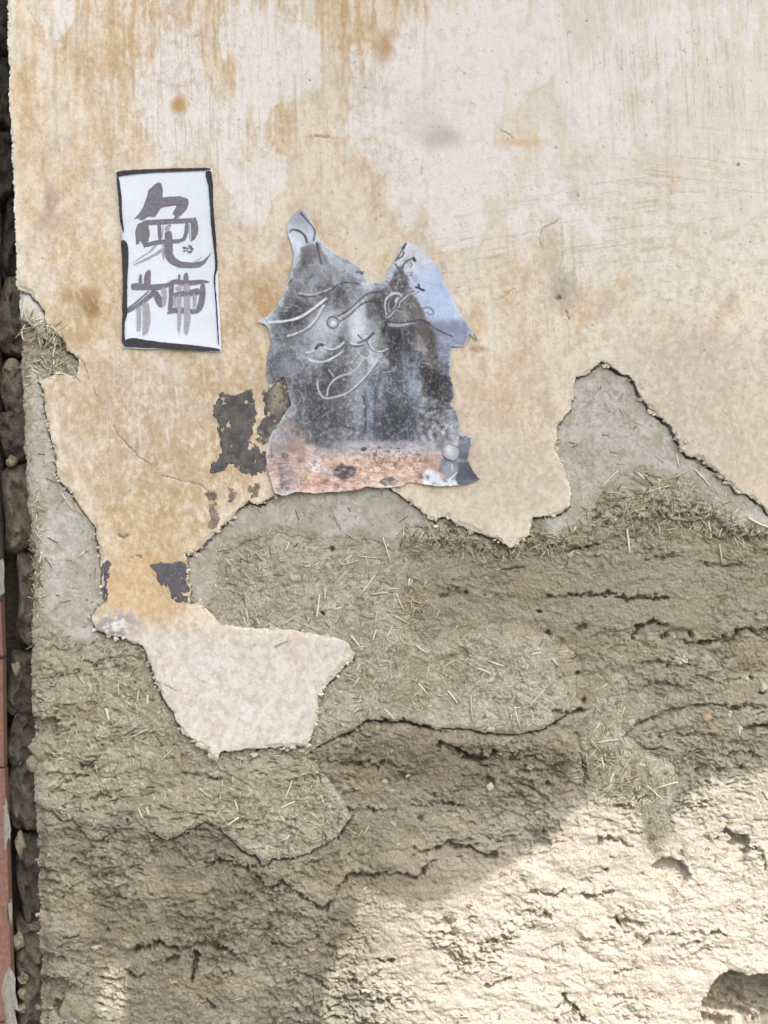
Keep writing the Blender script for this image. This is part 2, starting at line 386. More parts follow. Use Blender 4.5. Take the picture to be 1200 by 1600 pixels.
# ------------------------------------------------------------------ cracks and hollows surveyed on the bare earth: (points, width, depth mm, lip mm)
CRACKS = [
 ([(860, 932), (915, 930), (945, 932), (985, 935), (1010, 934), (1048, 937)], 2.6, 12, 4),
 ([(990, 997), (1000, 983), (1015, 976), (1030, 975), (1046, 979)], 3.2, 16, 6),
 ([(1040, 993), (1058, 987), (1080, 989), (1086, 993)], 3.0, 14, 5),
 ([(1070, 1002), (1090, 1005), (1120, 1002), (1145, 1003), (1156, 990), (1166, 983), (1180, 985), (1196, 990), (1216, 986)], 3.6, 18, 7),
 ([(1090, 1107), (1110, 1108), (1126, 1103), (1140, 1110), (1155, 1108), (1170, 1105), (1198, 1108)], 2.6, 12, 5),
 ([(980, 1152), (985, 1143), (1005, 1132), (1030, 1122), (1055, 1113), (1075, 1108)], 2.4, 10, 5),
 ([(1168, 1142), (1185, 1140), (1205, 1139)], 4.0, 16, 4),
 ([(868, 1114), (890, 1117), (912, 1112)], 3.2, 12, 4),
 ([(575, 1125), (592, 1128), (616, 1130), (640, 1128), (662, 1136), (680, 1142)], 2.6, 14, 3),
 ([(690, 1166), (706, 1172), (722, 1180), (734, 1184), (750, 1190), (762, 1184), (774, 1178)], 4.2, 20, 8),
 ([(530, 1196), (552, 1194), (572, 1196), (590, 1200), (602, 1192), (620, 1200)], 2.6, 12, 4),
 ([(545, 1270), (575, 1266), (600, 1272), (618, 1268)], 2.6, 11, 4),
 ([(400, 1376), (420, 1391), (440, 1381), (470, 1402), (490, 1417), (508, 1427), (518, 1411), (530, 1386), (545, 1372), (600, 1369), (650, 1374), (662, 1366), (682, 1346)], 3.0, 13, 6),
 ([(682, 1330), (700, 1318), (716, 1330), (736, 1328), (760, 1341), (775, 1338)], 3.2, 15, 6),
 ([(205, 1490), (240, 1482), (280, 1491), (300, 1483), (322, 1478), (345, 1488), (362, 1498)], 3.6, 18, 7),
 ([(304, 1498), (301, 1518), (296, 1545)], 5.0, 24, 0),
 ([(252, 1510), (262, 1506), (272, 1503)], 4.0, 16, 4),
 ([(312, 1562), (322, 1572), (332, 1582)], 3.5, 14, 3),
 ([(195, 1524), (212, 1535), (222, 1530)], 2.6, 10, 3),
 ([(425, 1480), (455, 1484), (480, 1474), (492, 1470), (502, 1480), (518, 1486)], 2.6, 12, 4),
 ([(480, 1532), (492, 1540), (505, 1552)], 3.2, 14, 3),
 ([(320, 1358), (340, 1352), (356, 1354), (376, 1362), (396, 1362)], 3.0, 13, 5),
 ([(285, 1212), (300, 1214), (318, 1218), (338, 1219)], 3.2, 14, 4),
 ([(76, 1245), (90, 1230), (110, 1218), (130, 1212)], 2.4, 9, 3),
 ([(138, 1254), (150, 1248), (164, 1246), (178, 1250)], 2.8, 11, 4),
 ([(120, 1195), (135, 1202), (150, 1208)], 3.0, 10, 3),
 ([(66, 1060), (80, 1062), (95, 1055)], 2.6, 8, 3), ([(130, 1036), (146, 1040), (158, 1032), (168, 1036)], 2.4, 8, 3),
 ([(78, 1010), (90, 1016), (104, 1016)], 3.0, 10, 3), ([(74, 1055), (95, 1055)], 2.0, 8, 0),
 ([(595, 1508), (604, 1511), (616, 1506)], 3.2, 14, 4), ([(600, 1520), (585, 1532), (560, 1542), (545, 1538)], 2.4, 9, 3),
 ([(760, 1548), (780, 1540), (800, 1536)], 2.4, 9, 3),
 ([(1008, 1482), (1020, 1468), (1036, 1463), (1050, 1469), (1064, 1462)], 2.8, 12, 5), ([(966, 1440), (974, 1455), (981, 1468)], 2.4, 10, 0),
 ([(965, 1524), (978, 1520), (990, 1524)], 3.0, 11, 4), ([(1112, 1465), (1124, 1462), (1136, 1466)], 2.6, 10, 4),
 ([(870, 1606), (872, 1588), (884, 1570), (898, 1576), (908, 1588), (912, 1604)], 4.0, 18, 4),
 ([(1136, 1300), (1146, 1306), (1160, 1312), (1174, 1318)], 3.0, 11, 4), ([(1184, 1330), (1194, 1342), (1200, 1360)], 2.4, 10, 0),
 ([(830, 1398), (848, 1400), (868, 1404), (884, 1396)], 2.4, 9, 4), ([(912, 1406), (930, 1408), (946, 1402), (960, 1396)], 2.6, 10, 4),
 ([(820, 1430), (842, 1432), (862, 1436)], 2.4, 9, 3), ([(940, 1316), (958, 1314), (974, 1316), (988, 1326)], 2.4, 9, 3),
 ([(1105, 1312), (1116, 1316), (1124, 1314)], 2.6, 9, 3), ([(640, 1330), (660, 1334), (680, 1330)], 2.4, 9, 4),
 ([(800, 1180), (812, 1190), (832, 1184), (848, 1196)], 2.4, 9, 4), ([(795, 1232), (815, 1226), (835, 1234), (855, 1252)], 2.6, 10, 5),
 ([(640, 1258), (660, 1262), (690, 1256), (720, 1264)], 2.4, 8, 4), ([(430, 1165), (460, 1190), (480, 1180)], 1.8, 4, 0),
 ([(780, 888), (800, 890), (822, 884)], 2.0, 7, 3), ([(1095, 880), (1115, 884), (1135, 886), (1160, 878)], 2.2, 8, 3),
 ([(690, 930), (706, 924), (730, 928)], 2.0, 7, 3), ([(1010, 875), (1040, 872), (1070, 866)], 1.8, 6, 2),
 ([(1000, 1040), (1030, 1036), (1060, 1044), (1090, 1040)], 2.0, 7, 4), ([(1105, 1060), (1130, 1068), (1160, 1062)], 2.0, 7, 4),
 ([(1010, 1075), (1040, 1072), (1064, 1078)], 2.0, 7, 4), ([(1060, 1150), (1090, 1146), (1120, 1152)], 2.0, 7, 4),
 ([(1130, 1185), (1160, 1178), (1190, 1184)], 2.2, 8, 4), ([(905, 1150), (910, 1172), (914, 1196), (918, 1224)], 3.0, 12, 0)]
DOTS = [(844, 957, 3.6), (859, 990, 4.4), (908, 984, 5), (915, 980, 6), (915, 1096, 4.5), (1093, 1208, 4), (1127, 1207, 4.5), (1163, 1203, 5), (858, 1228, 5), (852, 1305, 4), (1178, 1061, 4),
 (1195, 1084, 5), (1137, 998, 5), (766, 1224, 9), (731, 926, 3), (503, 958, 3), (570, 835, 4), (518, 858, 5), (165, 1461, 4), (195, 1287, 4), (93, 1410, 3), (905, 1055, 4), (656, 1283, 5), (950, 1363, 4)]
HOLLOWS = [(68, 1140, 24, 14, 30), (50, 1140, 12, 18, 24), (82, 1548, 30, 14, 26), (92, 1580, 18, 12, 26), (70, 1505, 30, 5, 14), (1158, 1338, 18, 20, 9), (886, 1592, 16, 16, 16), (915, 1382, 12, 6, 6), (875, 1490, 12, 8, 8), (1030, 1300, 22, 34, 4), (800, 960, 60, 30, 2)]

dcr = np.zeros_like(X); lip = np.zeros_like(X)
CRX = X + 1.5 * (WX - X); CRY = Y + 1.9 * (WY - Y) + 7 * (fbm(X / 24, Y / 24, 11, 3) - .5) + 7 * (fbm(X / 7, Y / 9, 1, 3, .7) - .5)
CRW = np.clip(-0.62 + 2.9 * fbm(X / 10, Y / 10, 9, 3), 0.12, 1.5)
CRL = 0.3 + 1.2 * vn(X / 21, Y / 21, 4)
CRM = sst(0.36, 0.50, fbm(X / 22, Y / 30, 2, 3))           # broken here and there

def window(pts, pad=34):
    xs = [p[0] for p in pts]; ys = [p[1] for p in pts]
    c0, c1 = np.searchsorted(GX, [min(xs) - pad, max(xs) + pad]); r0, r1 = np.searchsorted(GY, [min(ys) - pad, max(ys) + pad])
    return (slice(r0, r1), slice(c0, c1))
for pts, w, dep, lp in CRACKS:
    w_ = window(pts)
    d, sd = seg_dist(X[w_], Y[w_], pts, 30.0, True, per=(CRX[w_], CRY[w_]))
    dcr[w_] = np.maximum(dcr[w_], dep * 0.0017 * np.exp(-(d / (w * CRW[w_])) ** 4) * (0.4 + 0.6 * CRM[w_]))
    if lp: lip[w_] += lp * 0.0005 * np.exp(-(d / 9) ** 1.2) * CRL[w_] * np.where(sd < 0, 1.0, -1.0)
for x, y, r in DOTS:
    w_ = window([(x, y)], 20)
    dd = np.sqrt((WX[w_] - x) ** 2 + (WY[w_] - y) ** 2)
    dcr[w_] = np.maximum(dcr[w_], 0.020 * (1 - sst(r * 0.55, r * 1.05, dd)))
hol = np.zeros_like(X)
for x, y, rx, ry, dep in HOLLOWS:
    w_ = window([(x - rx, y - ry), (x + rx, y + ry)], 30)
    qx = (X[w_] + 3.2 * (WX[w_] - X[w_]) - x) / rx; qy = (Y[w_] + 3.2 * (WY[w_] - Y[w_]) - y) / ry
    hol[w_] = np.maximum(hol[w_], dep * 0.001 * (1 - sst(0.62 if dep < 40 else .86, 1.12 if dep < 40 else 1.04, (np.abs(qx) ** 2.6 + np.abs(qy) ** 2.6) ** (1 / 2.6))))

for pg, dep, fade in (([(1021, 1356), (1036, 1346), (1062, 1347), (1078, 1358), (1083, 1374), (1074, 1390), (1060, 1397), (1046, 1414), (1034, 1394), (1024, 1374)], 0.030, .35),
    ([(1104, 1700), (1100, 1572), (1114, 1551), (1126, 1530), (1150, 1524), (1172, 1531), (1200, 1527), (1260, 1540), (1300, 1600), (1280, 1700)], 0.11, 0.9),
    ([(1140, 1318), (1152, 1312), (1172, 1316), (1177, 1334), (1166, 1352), (1150, 1360), (1142, 1340)], 0.026, .3)):
    w_ = window(pg, 40)
    q = sdf(X[w_], Y[w_], X[w_] + 1.6 * (WX[w_] - X[w_]), Y[w_] + 1.6 * (WY[w_] - Y[w_]), pg, pad=14)
    y0 = min(p[1] for p in pg); y1 = max(p[1] for p in pg)
    prof = sst(-1.5, 3.5, q) * (1 - (1 - fade) * sst(0.25, 1.0, (Y[w_] - y0) / (y1 - y0)))
    hol[w_] = np.maximum(hol[w_], dep * prof * (0.6 + 0.8 * fbm(X[w_] / 20, Y[w_] / 11, 3, 4, .6)))
# ------------------------------------------------------------------ earth core
def ledges(period, wx, wy, seed, sharp=0.18):
    """broken, overlapping little shelves such as crumbling rammed earth leaves: rises slowly downwards, then breaks off"""
    ph = (Y + 26 * (fbm(X / wx, Y / wy, seed, 3) - .5) * 2) / period
    f = ph - np.floor(ph)
    row = np.floor(ph)
    h = np.where(f < 1 - sharp, f / (1 - sharp), (1 - f) / sharp)
    amp = sst(0.48, 0.68, vn(X / 34 + row * 3.7, row * 5.3 + Y * 0.0, seed + 3)) * (0.4 + 0.9 * vn(X / 90, Y / 90, seed + 5))
    return h * amp

def flakes(sx, sy, lev, seed, amp, slot, w, thr, octv=4):
    """broken shelves: the surface falls back in small crisp steps, undercut below their edges"""
    n = fbm(X / sx + 0.15 * Y / sy, Y / sy, seed, octv, .55)
    gy, gx = np.gradient(n, GY, GX)
    g = np.sqrt(gx * gx + gy * gy) + 1e-5
    t = n * lev
    f = t - np.floor(t)
    dist = np.minimum(f, 1 - f) / (g * lev)          # px to the step
    step = (np.floor(t) + sst(0, 1, np.clip(f * 6, 0, 1))) / lev
    down = np.clip(-gy / g * 1.25 - .1, 0, 1)
    msk = sst(thr, thr + .10, fbm(X / 26, Y / 17, seed + 5, 3)) * sst(0.30, 0.45, vn(X / 9, Y / 9, seed + 2))
    low = np.where(f > .5, 1.0, 0.25)                # undercut on the lower, outer side of the step
    return amp * (step - .5) * 2 - slot * msk * down * np.exp(-(dist / w) ** 2) * low

rough_w = 0.48 + 0.52 * sst(1080, 1240, Y + 60 * (fbm(X / 120, Y / 120, 3, 2) - .5))
rough_w = np.maximum(rough_w, 0.9 * sst(160, 60, X) * sst(980, 1080, Y))
lit_calm = sst(560, 700, X) * sst(1230, 1330, Y)
rough_w *= 1 - 0.80 * lit_calm * sst(.66, .46, fbm(X / 75, Y / 55, 7, 3))
rough_w *= 0.38 + 0.9 * sst(.42, .58, fbm(X / 95, Y / 60, 1, 4))
fl_m = sst(.36, .62, fbm(X / 140, Y / 90, 11, 3))
core_d = -0.025 + LOW
core_d += rough_w * (0.010 * (fbm(X / 70, Y / 38, 5, 4) - .5) + 0.007 * (fbm(X / 20, Y / 13, 7, 4, 0.6) - .5))
core_d += 0.0042 * (fbm(X / 6, Y / 4.5, 1, 3, .7) - .5) * (0.6 + rough_w) + 0.006 * (fbm(X / 40, Y / 16, 4, 4, .6) - .5)
core_d += rough_w * (0.0022 * ledges(27, 45, 30, 0, .08) + fl_m * flakes(120, 60, 12, 3, 0.009, 0.022, 2.0, .47) + (1.3 - fl_m) * flakes(36, 22, 8, 8, 0.005, 0.014, 1.6, .47)
    + 0.007 * np.abs(fbm(X / 17, Y / 13, 10, 3, .5) - .5) * 2 * (1.2 - fl_m) - 0.006 * sst(.60, .70, fbm(X / 10, Y / 9, 6, 3)) * (1.1 - fl_m))
chip = fbm(X / 26, Y / 18, 10, 3)
core_d -= 0.005 * sst(0.55, 0.59, chip) * (0.25 + 0.75 * rough_w)
chip2 = fbm(X / 11, Y / 8, 3, 3)
core_d -= 0.0035 * sst(0.60, 0.64, chip2) * rough_w
core_d += (0.0022 * (vn(X / 2.1, Y / 2.1, 11) - .5) + 0.0030 * sst(.70, .85, vn(X / 3.6, Y / 3.2, 3))) * (.5 + .6 * rough_w) * (1 - .55 * lit_calm)
core_d += lit_calm * (0.011 * np.abs(fbm(X / 52, Y / 36, 9, 3, .45) - .5) * 2 + 0.006 * (fbm(X / 24, Y / 17, 2, 3) - .5))
pits = vn(X / 5.5, Y / 4.2, 2) * vn(X / 3.1, Y / 2.6, 7)
core_d -= 0.006 * sst(0.55, 0.75, pits) * (0.3 + 0.7 * rough_w)
LOBE = [(395, 1378), (405, 1350), (470, 1345), (525, 1318), (550, 1280), (560, 1262), (700, 1258), (760, 1295), (790, 1325), (760, 1341), (736, 1329), (700, 1319), (684, 1331), (680, 1346),
 (660, 1366), (650, 1373), (600, 1369), (545, 1371), (530, 1386), (518, 1410), (509, 1426), (490, 1416), (470, 1401), (440, 1381), (420, 1390)]
s_lobe = sdf(X, Y, WX, WY, LOBE)
BULGE = [(478, 1186), (500, 1168), (550, 1146), (580, 1130), (640, 1132), (700, 1145), (800, 1154), (860, 1150), (900, 1150), (912, 1190), (915, 1232), (890, 1260), (800, 1262), (700, 1250), (600, 1262), (548, 1262), (520, 1226)]
s_bulge = sdf(X, Y, WX, WY, BULGE)
PANEL = [(640, 872), (735, 868), (860, 870), (1000, 850), (1240, 845), (1240, 1000), (1150, 990), (1000, 985), (960, 1000), (945, 1050), (920, 1030), (870, 998), (800, 975), (700, 980), (655, 985), (645, 930)]
s_panel = sdf(X, Y, WX, WY, PANEL)
core_d += 0.006 * sst(-1, 3, s_lobe) * (1 - 0.6 * sst(10, 38, s_lobe)) + 0.004 * sst(-2, 12, s_bulge) + 0.002 * sst(-2, 10, s_panel)
smooth_zone = np.clip(sst(0, 25, s_lobe) * 0.6 + sst(0, 30, s_panel) * 0.35, 0, 0.8)
core_d = core_d * (1 - 0.35 * smooth_zone) + (-0.022 + LOW) * 0.35 * smooth_zone
core_d += lip - hol - dcr
void_sa = void_under(s_sa, 0.040, 5.0)
soft_sa = np.clip(blob(X, Y, 780, 975, 150, 45) + blob(X, Y, 900, 1040, 40, 60) + blob(X, Y, 645, 930, 24, 80) + blob(X, Y, 760, 866, 150, 22) + blob(X, Y, 170, 1290, 100, 30) * .6, 0, 1) * 1.0
soft_sa = sst(.15, .6, soft_sa)
core_d -= void_sa * sst(-1.0, 1.0, Y - 850) * (1 - soft_sa)
# keep under the coats that lie on it
core_d -= 0.012 * sst(2, 9, np.maximum(s_pl, s_sa)) + 0.008 * sst(1, 10, s_sb)
rimw = sst(24, 0, s_core)
core_d -= 0.022 * rimw * (0.4 + 1.1 * fbm(X / 24, Y / 30, 2, 3)) * sst(560, 640, Y)

# colour of the earth: tan, greyer in places, pale lime and darker clods; lower right lifted for sunlight
c_core = np.broadcast_to(lin((166, 156, 134)), X.shape + (3,)).copy()
c_core = mixc(c_core, lin((166, 159, 141)), sst(0.40, 0.62, fbm(X / 150, Y / 70, 3, 3)) * 0.8)
c_core = mixc(c_core, lin((152, 139, 114)), sst(0.50, 0.68, fbm(X / 60, Y / 30, 6, 4)) * 0.65)
c_core = mixc(c_core, lin((184, 174, 153)), sst(0.52, 0.66, fbm(X / 30, Y / 16, 9, 4)) * 0.55)
c_core = mixc(c_core, lin((190, 182, 166)), sst(0.62, 0.72, fbm(X / 9, Y / 7, 1, 3)) * 0.45)
c_core = mixc(c_core, lin((120, 106, 84)), sst(0.64, 0.74, fbm(X / 8, Y / 6, 4, 3)) * 0.45)
c_core = mixc(c_core, lin((160, 150, 128)), sst(0, 20, s_panel) * 0.5)
c_core = mixc(c_core, lin((170, 160, 136)), sst(0, 12, s_lobe) * 0.45)
c_core = mixc(c_core, lin((196, 182, 154)), np.clip(blob(X, Y, 818, 1040, 24, 14) * 1.3 - .25 + .5 * (fbm(X / 9, Y / 9, 2, 2) - .5), 0, 1) * 0.9)
c_core = mixc(c_core, lin((176, 168, 152)), sst(1180, 1320, Y + 0.25 * (X - 900)) * sst(520, 800, X) * 0.5)  # lower right paled: sunlit tone mixed into the earth colour
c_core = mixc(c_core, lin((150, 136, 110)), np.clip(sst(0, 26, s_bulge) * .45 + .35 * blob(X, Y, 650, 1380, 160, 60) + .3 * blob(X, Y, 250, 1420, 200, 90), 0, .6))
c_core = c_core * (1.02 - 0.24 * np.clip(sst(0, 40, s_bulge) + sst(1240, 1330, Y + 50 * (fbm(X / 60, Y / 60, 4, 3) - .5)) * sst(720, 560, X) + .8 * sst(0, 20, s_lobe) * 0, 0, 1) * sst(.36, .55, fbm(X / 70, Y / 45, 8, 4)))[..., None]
c_core = c_core * (1 + .18 * sst(560, 760, X) * sst(1290, 1400, Y))[..., None]  # painted brightening of the earth where the sun falls
c_core = mixc(c_core, lin((196, 181, 163)), .40 * sst(480, 900, X + 120 * (fbm(X / 90, Y / 90, 5, 3) - .5)) * sst(1180, 1420, Y + 120 * (fbm(X / 90, Y / 90, 8, 3) - .5)) * (.5 + fbm(X / 22, Y / 16, 3, 4)))  # pale pinkish tint painted in to help the sunlit look
c_core = c_core * 0.86 + 0.14 * c_core.mean(-1, keepdims=True)
core_cov = np.maximum(np.maximum(s_pl, s_sa), s_sb)
keep_core = cells(s_core) & ~cells(core_cov, 14.0)
keep_core &= ~((Y[:-1, :-1] < 548) & (X[:-1, :-1] > 60)) | cells(-s_pl, -14.0)

wall = thing('earthen_wall', 'old earthen wall of straw mud, its ochre and cream plaster peeling away', 'wall', (0, 0.15, 0))
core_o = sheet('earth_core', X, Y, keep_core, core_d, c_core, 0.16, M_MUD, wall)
core_o['label'] = 'bare crumbling brown earth core of the wall'

TOP = core_d.copy()

# ------------------------------------------------------------------ straw render
def straw_coat_depth(base):
    d = base + LOW + 0.005 * (fbm(X / 60, Y / 50, 4, 3) - .5) + 0.0042 * (fbm(X / 15, Y / 12, 8, 4, .6) - .5)
    d += 0.0025 * (fbm_ax(X / 9, Y / 4, 6, 3) - .5)
    # streaky prints that chopped straw leaves
    for a, sd in ((0.5, 1), (-0.7, 4), (1.4, 9), (-0.1, 6)):
        u = X * math.cos(a) + Y * math.sin(a); v = -X * math.sin(a) + Y * math.cos(a)
        st = sst(0.74, 0.84, vn(u / 22, v / 2.6, sd)) * sst(0.45, 0.6, fbm(X / 40, Y / 40, sd + 2, 2))
        d = d - 0.0022 * st
    return d

lowleft = sst(330, 120, X) * sst(960, 1060, Y) + sst(1120, 1240, Y) * sst(560, 480, X)
lowleft = np.clip(lowleft, 0, 1)
sa_d = straw_coat_depth(-0.015) + lowleft * (0.007 * (fbm(X / 26, Y / 16, 2, 4, .6) - .5) + flakes(60, 30, 9, 6, 0.006, 0.015, 1.7, .45) - 0.004 * sst(.57, .61, fbm(X / 22, Y / 15, 6, 3)))
clump = np.clip(blob(X, Y, 1010, 805, 110, 34) + blob(X, Y, 1110, 820, 80, 20) + blob(X, Y, 868, 850, 56, 16) + blob(X, Y, 700, 838, 52, 24) + blob(X, Y, 760, 862, 50, 12) + blob(X, Y, 1180, 838, 40, 12), 0, 1)
sa_d += clump * (0.003 + 0.016 * (fbm(X / 9, Y / 6, 4, 3, .65) - .5)) - 0.012 * clump * sst(.58, .68, fbm(X / 8, Y / 5, 9, 3))
sa_d -= 0.004 * (1 - sst(0, 7, s_sa))
sa_d += 0.5 * lip - hol - dcr * 0.9
sa_d -= 0.004 * sst(3, 10, s_pl) + 0.003 * sst(2, 9, s_skim)
sa_d -= void_under(s_pl, 0.034, 4.2)
sa_d -= soft_sa * 0.0085 * (1 - sst(0, 34, s_sa))
rim_l = sst(22, 0, s_core)
sa_d -= 0.012 * rim_l * (0.3 + fbm(X / 20, Y / 24, 3, 3))
c_sa = np.broadcast_to(lin((167, 160, 140)), X.shape + (3,)).copy()
c_sa = mixc(c_sa, lin((178, 173, 157)), sst(0.42, 0.62, fbm(X / 90, Y / 80, 5, 3)))
c_sa = mixc(c_sa, lin((150, 139, 113)), sst(0.50, 0.66, fbm(X / 34, Y / 26, 2, 4)) * 0.6)
c_sa = mixc(c_sa, lin((190, 185, 172)), sst(0.58, 0.68, fbm(X / 7, Y / 7, 7, 3)) * 0.55)
c_sa = mixc(c_sa, lin((128, 116, 92)), sst(0.62, 0.72, fbm(X / 9, Y / 6, 10, 3)) * 0.5)
c_sa = mixc(c_sa, lin((160, 150, 124)), lowleft * 0.4)
c_sa = mixc(c_sa, lin((152, 139, 110)), np.clip(blob(X, Y, 1040, 800, 130, 50) + blob(X, Y, 860, 850, 60, 20) + blob(X, Y, 700, 840, 70, 25), 0, 1) * 0.5)
def straw_tint(c, k):
    for a, sd, L, wd in ((0.4, 1, 15, 2.0), (-0.8, 5, 18, 2.2), (1.3, 9, 16, 2.0), (2.2, 2, 14, 1.8), (-0.15, 7, 18, 2.2), (1.0, 3, 12, 1.6)):
        u = X * math.cos(a) + Y * math.sin(a); v = -X * math.sin(a) + Y * math.cos(a)
        n = vn(u / L, v / wd, sd)
        c = mixc(c, lin((206, 198, 178)), sst(.80, .90, n) * .55 * k)
        c = mixc(c, lin((112, 101, 80)), sst(.20, .10, n) * .50 * k)
    return c
c_sa = straw_tint(c_sa, 0.35 + 0.65 * sst(.40, .6, fbm(X / 50, Y / 50, 3, 3)))
c_sa = (c_sa * .88 + .12 * c_sa.mean(-1, keepdims=True)) * 1.07
c_sa = mixc(c_sa, c_core, soft_sa * (1 - sst(0, 30, s_sa)))
keep = cells(s_sa) & cells(s_core) & ~cells(np.maximum(s_pl, s_skim), 14.0)
o = sheet('straw_render', X, Y, keep, sa_d, c_sa, 0.012, M_STRAWMUD, wall)
o['label'] = 'grey brown mud render full of chopped straw'
TOP = np.where(s_sa > 0, sa_d, TOP)

sb_d = straw_coat_depth(-0.021) - 0.006 * (1 - sst(0, 22, s_sb)) - hol * 0.6 - dcr * 0.8
c_sb = mixc(np.broadcast_to(lin((170, 164, 147)), X.shape + (3,)).copy(), lin((184, 179, 165)), sst(0.45, 0.6, fbm(X / 30, Y / 50, 5, 3)))
c_sb = mixc(c_sb, lin((140, 132, 112)), sst(0.6, 0.7, fbm(X / 9, Y / 9, 10, 3)) * 0.5)
c_sb = straw_tint(c_sb, np.full(X.shape, .9, np.float32))
c_sb = mixc(c_sb, c_core, 1 - sst(-1, 16, s_sb))
o = sheet('straw_render', X, Y, cells(s_sb), sb_d, c_sb, 0.010, M_STRAWMUD, wall)
o['label'] = 'narrow grey streak of straw render running down the bare earth'
TOP = np.where(s_sb > 0, sb_d, TOP)

# ------------------------------------------------------------------ grey skim coat
sk_d0 = -0.0105 + LOW + 0.002 * (fbm(X / 50, Y / 50, 7, 3) - .5) + 0.0012 * (fbm(X / 9, Y / 9, 2, 3) - .5)
c_sk = np.broadcast_to(lin((178, 174, 163)), X.shape + (3,)).copy()
c_sk = mixc(c_sk, lin((190, 188, 181)), sst(0.42, 0.62, fbm(X / 60, Y / 70, 9, 3)))
c_sk = mixc(c_sk, lin((166, 160, 142)), sst(0.52, 0.66, fbm(X / 30, Y / 30, 1, 4)) * 0.6)
c_sk = mixc(c_sk, lin((200, 199, 195)), blob(X, Y, 945, 660, 60, 60) * 0.55)
c_sk = mixc(c_sk, lin((150, 142, 122)), sst(0.64, 0.72, fbm(X / 6, Y / 6, 3, 2)) * 0.4)
c_sk = straw_tint(c_sk, 0.18 + 0.5 * sst(.48, .64, fbm(X / 35, Y / 35, 4, 3)))
c_sk = mixc(c_sk, lin((160, 150, 128)), sst(.50, .68, fbm(X / 16, Y / 13, 6, 4, .65)) * .5)
c_sk = mixc(c_sk, lin((206, 205, 200)), sst(.54, .70, fbm(X / 11, Y / 15, 8, 4, .65)) * .45)
sk_d0 = sk_d0 + 0.0022 * (fbm(X / 12, Y / 8, 5, 4, .65) - .5) + 0.001 * (vn(X / 2.4, Y / 2.4, 9) - .5)
c_sk = mixc(c_sk, c_sa, 1 - sst(0, 20, s_skim + 14 * (fbm(X / 12, Y / 12, 1, 3) - .5)))
void_pl = void_under(s_pl, 0.034, 4.0)
for i, s in enumerate(s_sk):
    d = sk_d0 - 0.004 * (1 - sst(0, 14, s)) - void_pl - 0.003 * sst(3, 9, s_pl) - 0.006 * sst(10, 0, s_core)
    keep = cells(s) & cells(s_core) & ~cells(s_pl, 14.0)
    if i == 4: d = d + 0.004
    o = sheet('skim_coat', X, Y, keep, d, np.broadcast_to(lin((214, 209, 203)), c_sk.shape) if i == 4 else c_sk, 0.008, M_SKIM, wall)
    TOP = np.where(s > 0, np.maximum(TOP, d), TOP)

# ------------------------------------------------------------------ limewashed plaster
pl_low = LOW + 0.0012 * (fbm(X / 40, Y / 40, 3, 3) - .5)
pl_d = pl_low + 0.0006 * (fbm(X / 8, Y / 8, 7, 3) - .5) + 0.0005 * (fbm_ax(X / 5, Y / 40, 2, 3) - .5)
PCR = [([(125, 555), (143, 600), (150, 618), (166, 645), (185, 680), (215, 712), (242, 732)], 1.2, 2.2), ([(250, 742), (290, 752), (310, 757), (332, 770)], 1.2, 2.2), ([(244, 1066), (258, 1070), (275, 1080)], 1.2, 2),
 ([(878, 330), (870, 345), (850, 356), (842, 370), (845, 388)], 1.3, 2), ([(800, 372), (820, 366), (842, 362)], 1.2, 1.4), ([(774, 200), (788, 208), (802, 216)], 1.4, 2), ([(876, 340), (877, 400), (872, 440)], 1.2, 1.4),
 ([(186, 836), (193, 840), (200, 836)], 2.2, 5), ([(204, 871), (212, 868), (220, 871)], 1.6, 3), ([(870, 466), (880, 480), (890, 500)], 1.6, 2.5), ([(490, 212), (508, 214), (522, 211)], 1.3, 1.6),
 ([(770, 470), (790, 462), (802, 452)], 1.6, 1.6), ([(1000, 285), (1040, 298), (1100, 304)], 1.0, 1), ([(1050, 246), (1100, 250), (1160, 262)], 1.0, 1), ([(42, 14), (50, 24), (56, 36)], 1.2, 1.5)]
pcr = np.zeros_like(X)
for pts, w, dep in PCR:
    w_ = window(pts, 20)
    d = seg_dist(X[w_], Y[w_], pts, 16.0, per=(WX[w_], WY[w_]))
    pcr[w_] = np.maximum(pcr[w_], dep * 0.001 * np.exp(-(d / w) ** 2) * sst(0.2, 0.4, fbm(X[w_] / 18, Y[w_] / 18, 6, 2)))
PDOT = [(1153, 257, 3.4), (874, 465, 4.4), (968, 157, 2.6), (916, 33, 2.4), (885, 129, 2), (1105, 94, 2.2), (1084, 48, 2), (868, 231, 2.8), (942, 230, 2.4), (1080, 454, 3), (1172, 378, 2.6), (983, 240, 1.8), (903, 306, 3),
 (66, 404, 2.4), (592, 305, 2.2), (594, 338, 2.4), (556, 389, 2), (730, 55, 1.8), (312, 62, 1.8), (1018, 160, 2), (935, 60, 1.8), (1125, 137, 2), (484, 126, 3), (693, 360, 2.4), (1100, 548, 2.2), (650, 250, 2), (330, 775, 6)]
for x, y, r in PDOT:
    w_ = window([(x, y)], 14)
    dd = np.sqrt((X[w_] - x) ** 2 + (Y[w_] - y) ** 2)
    pcr[w_] = np.maximum(pcr[w_], 0.0040 * (1 - sst(r * 0.4, r * 0.95, dd)) * (1.0 if r > 3.2 else .45))
pl_d -= pcr
pl_d -= 0.0016 * np.exp(-np.maximum(s_pl, 0) / 3.0) * (0.4 + vn(X / 9, Y / 9, 3))
rimn = sst(.46, .62, fbm(X / 16, Y / 16, 10, 3)) * (1.5 + 7 * vn(X / 30, Y / 30, 6))
rimb = (1 - sst(rimn * .6, rimn + .6, s_pl)) * sst(0.3, 1.5, rimn)
pl_d -= 0.0030 * rimb
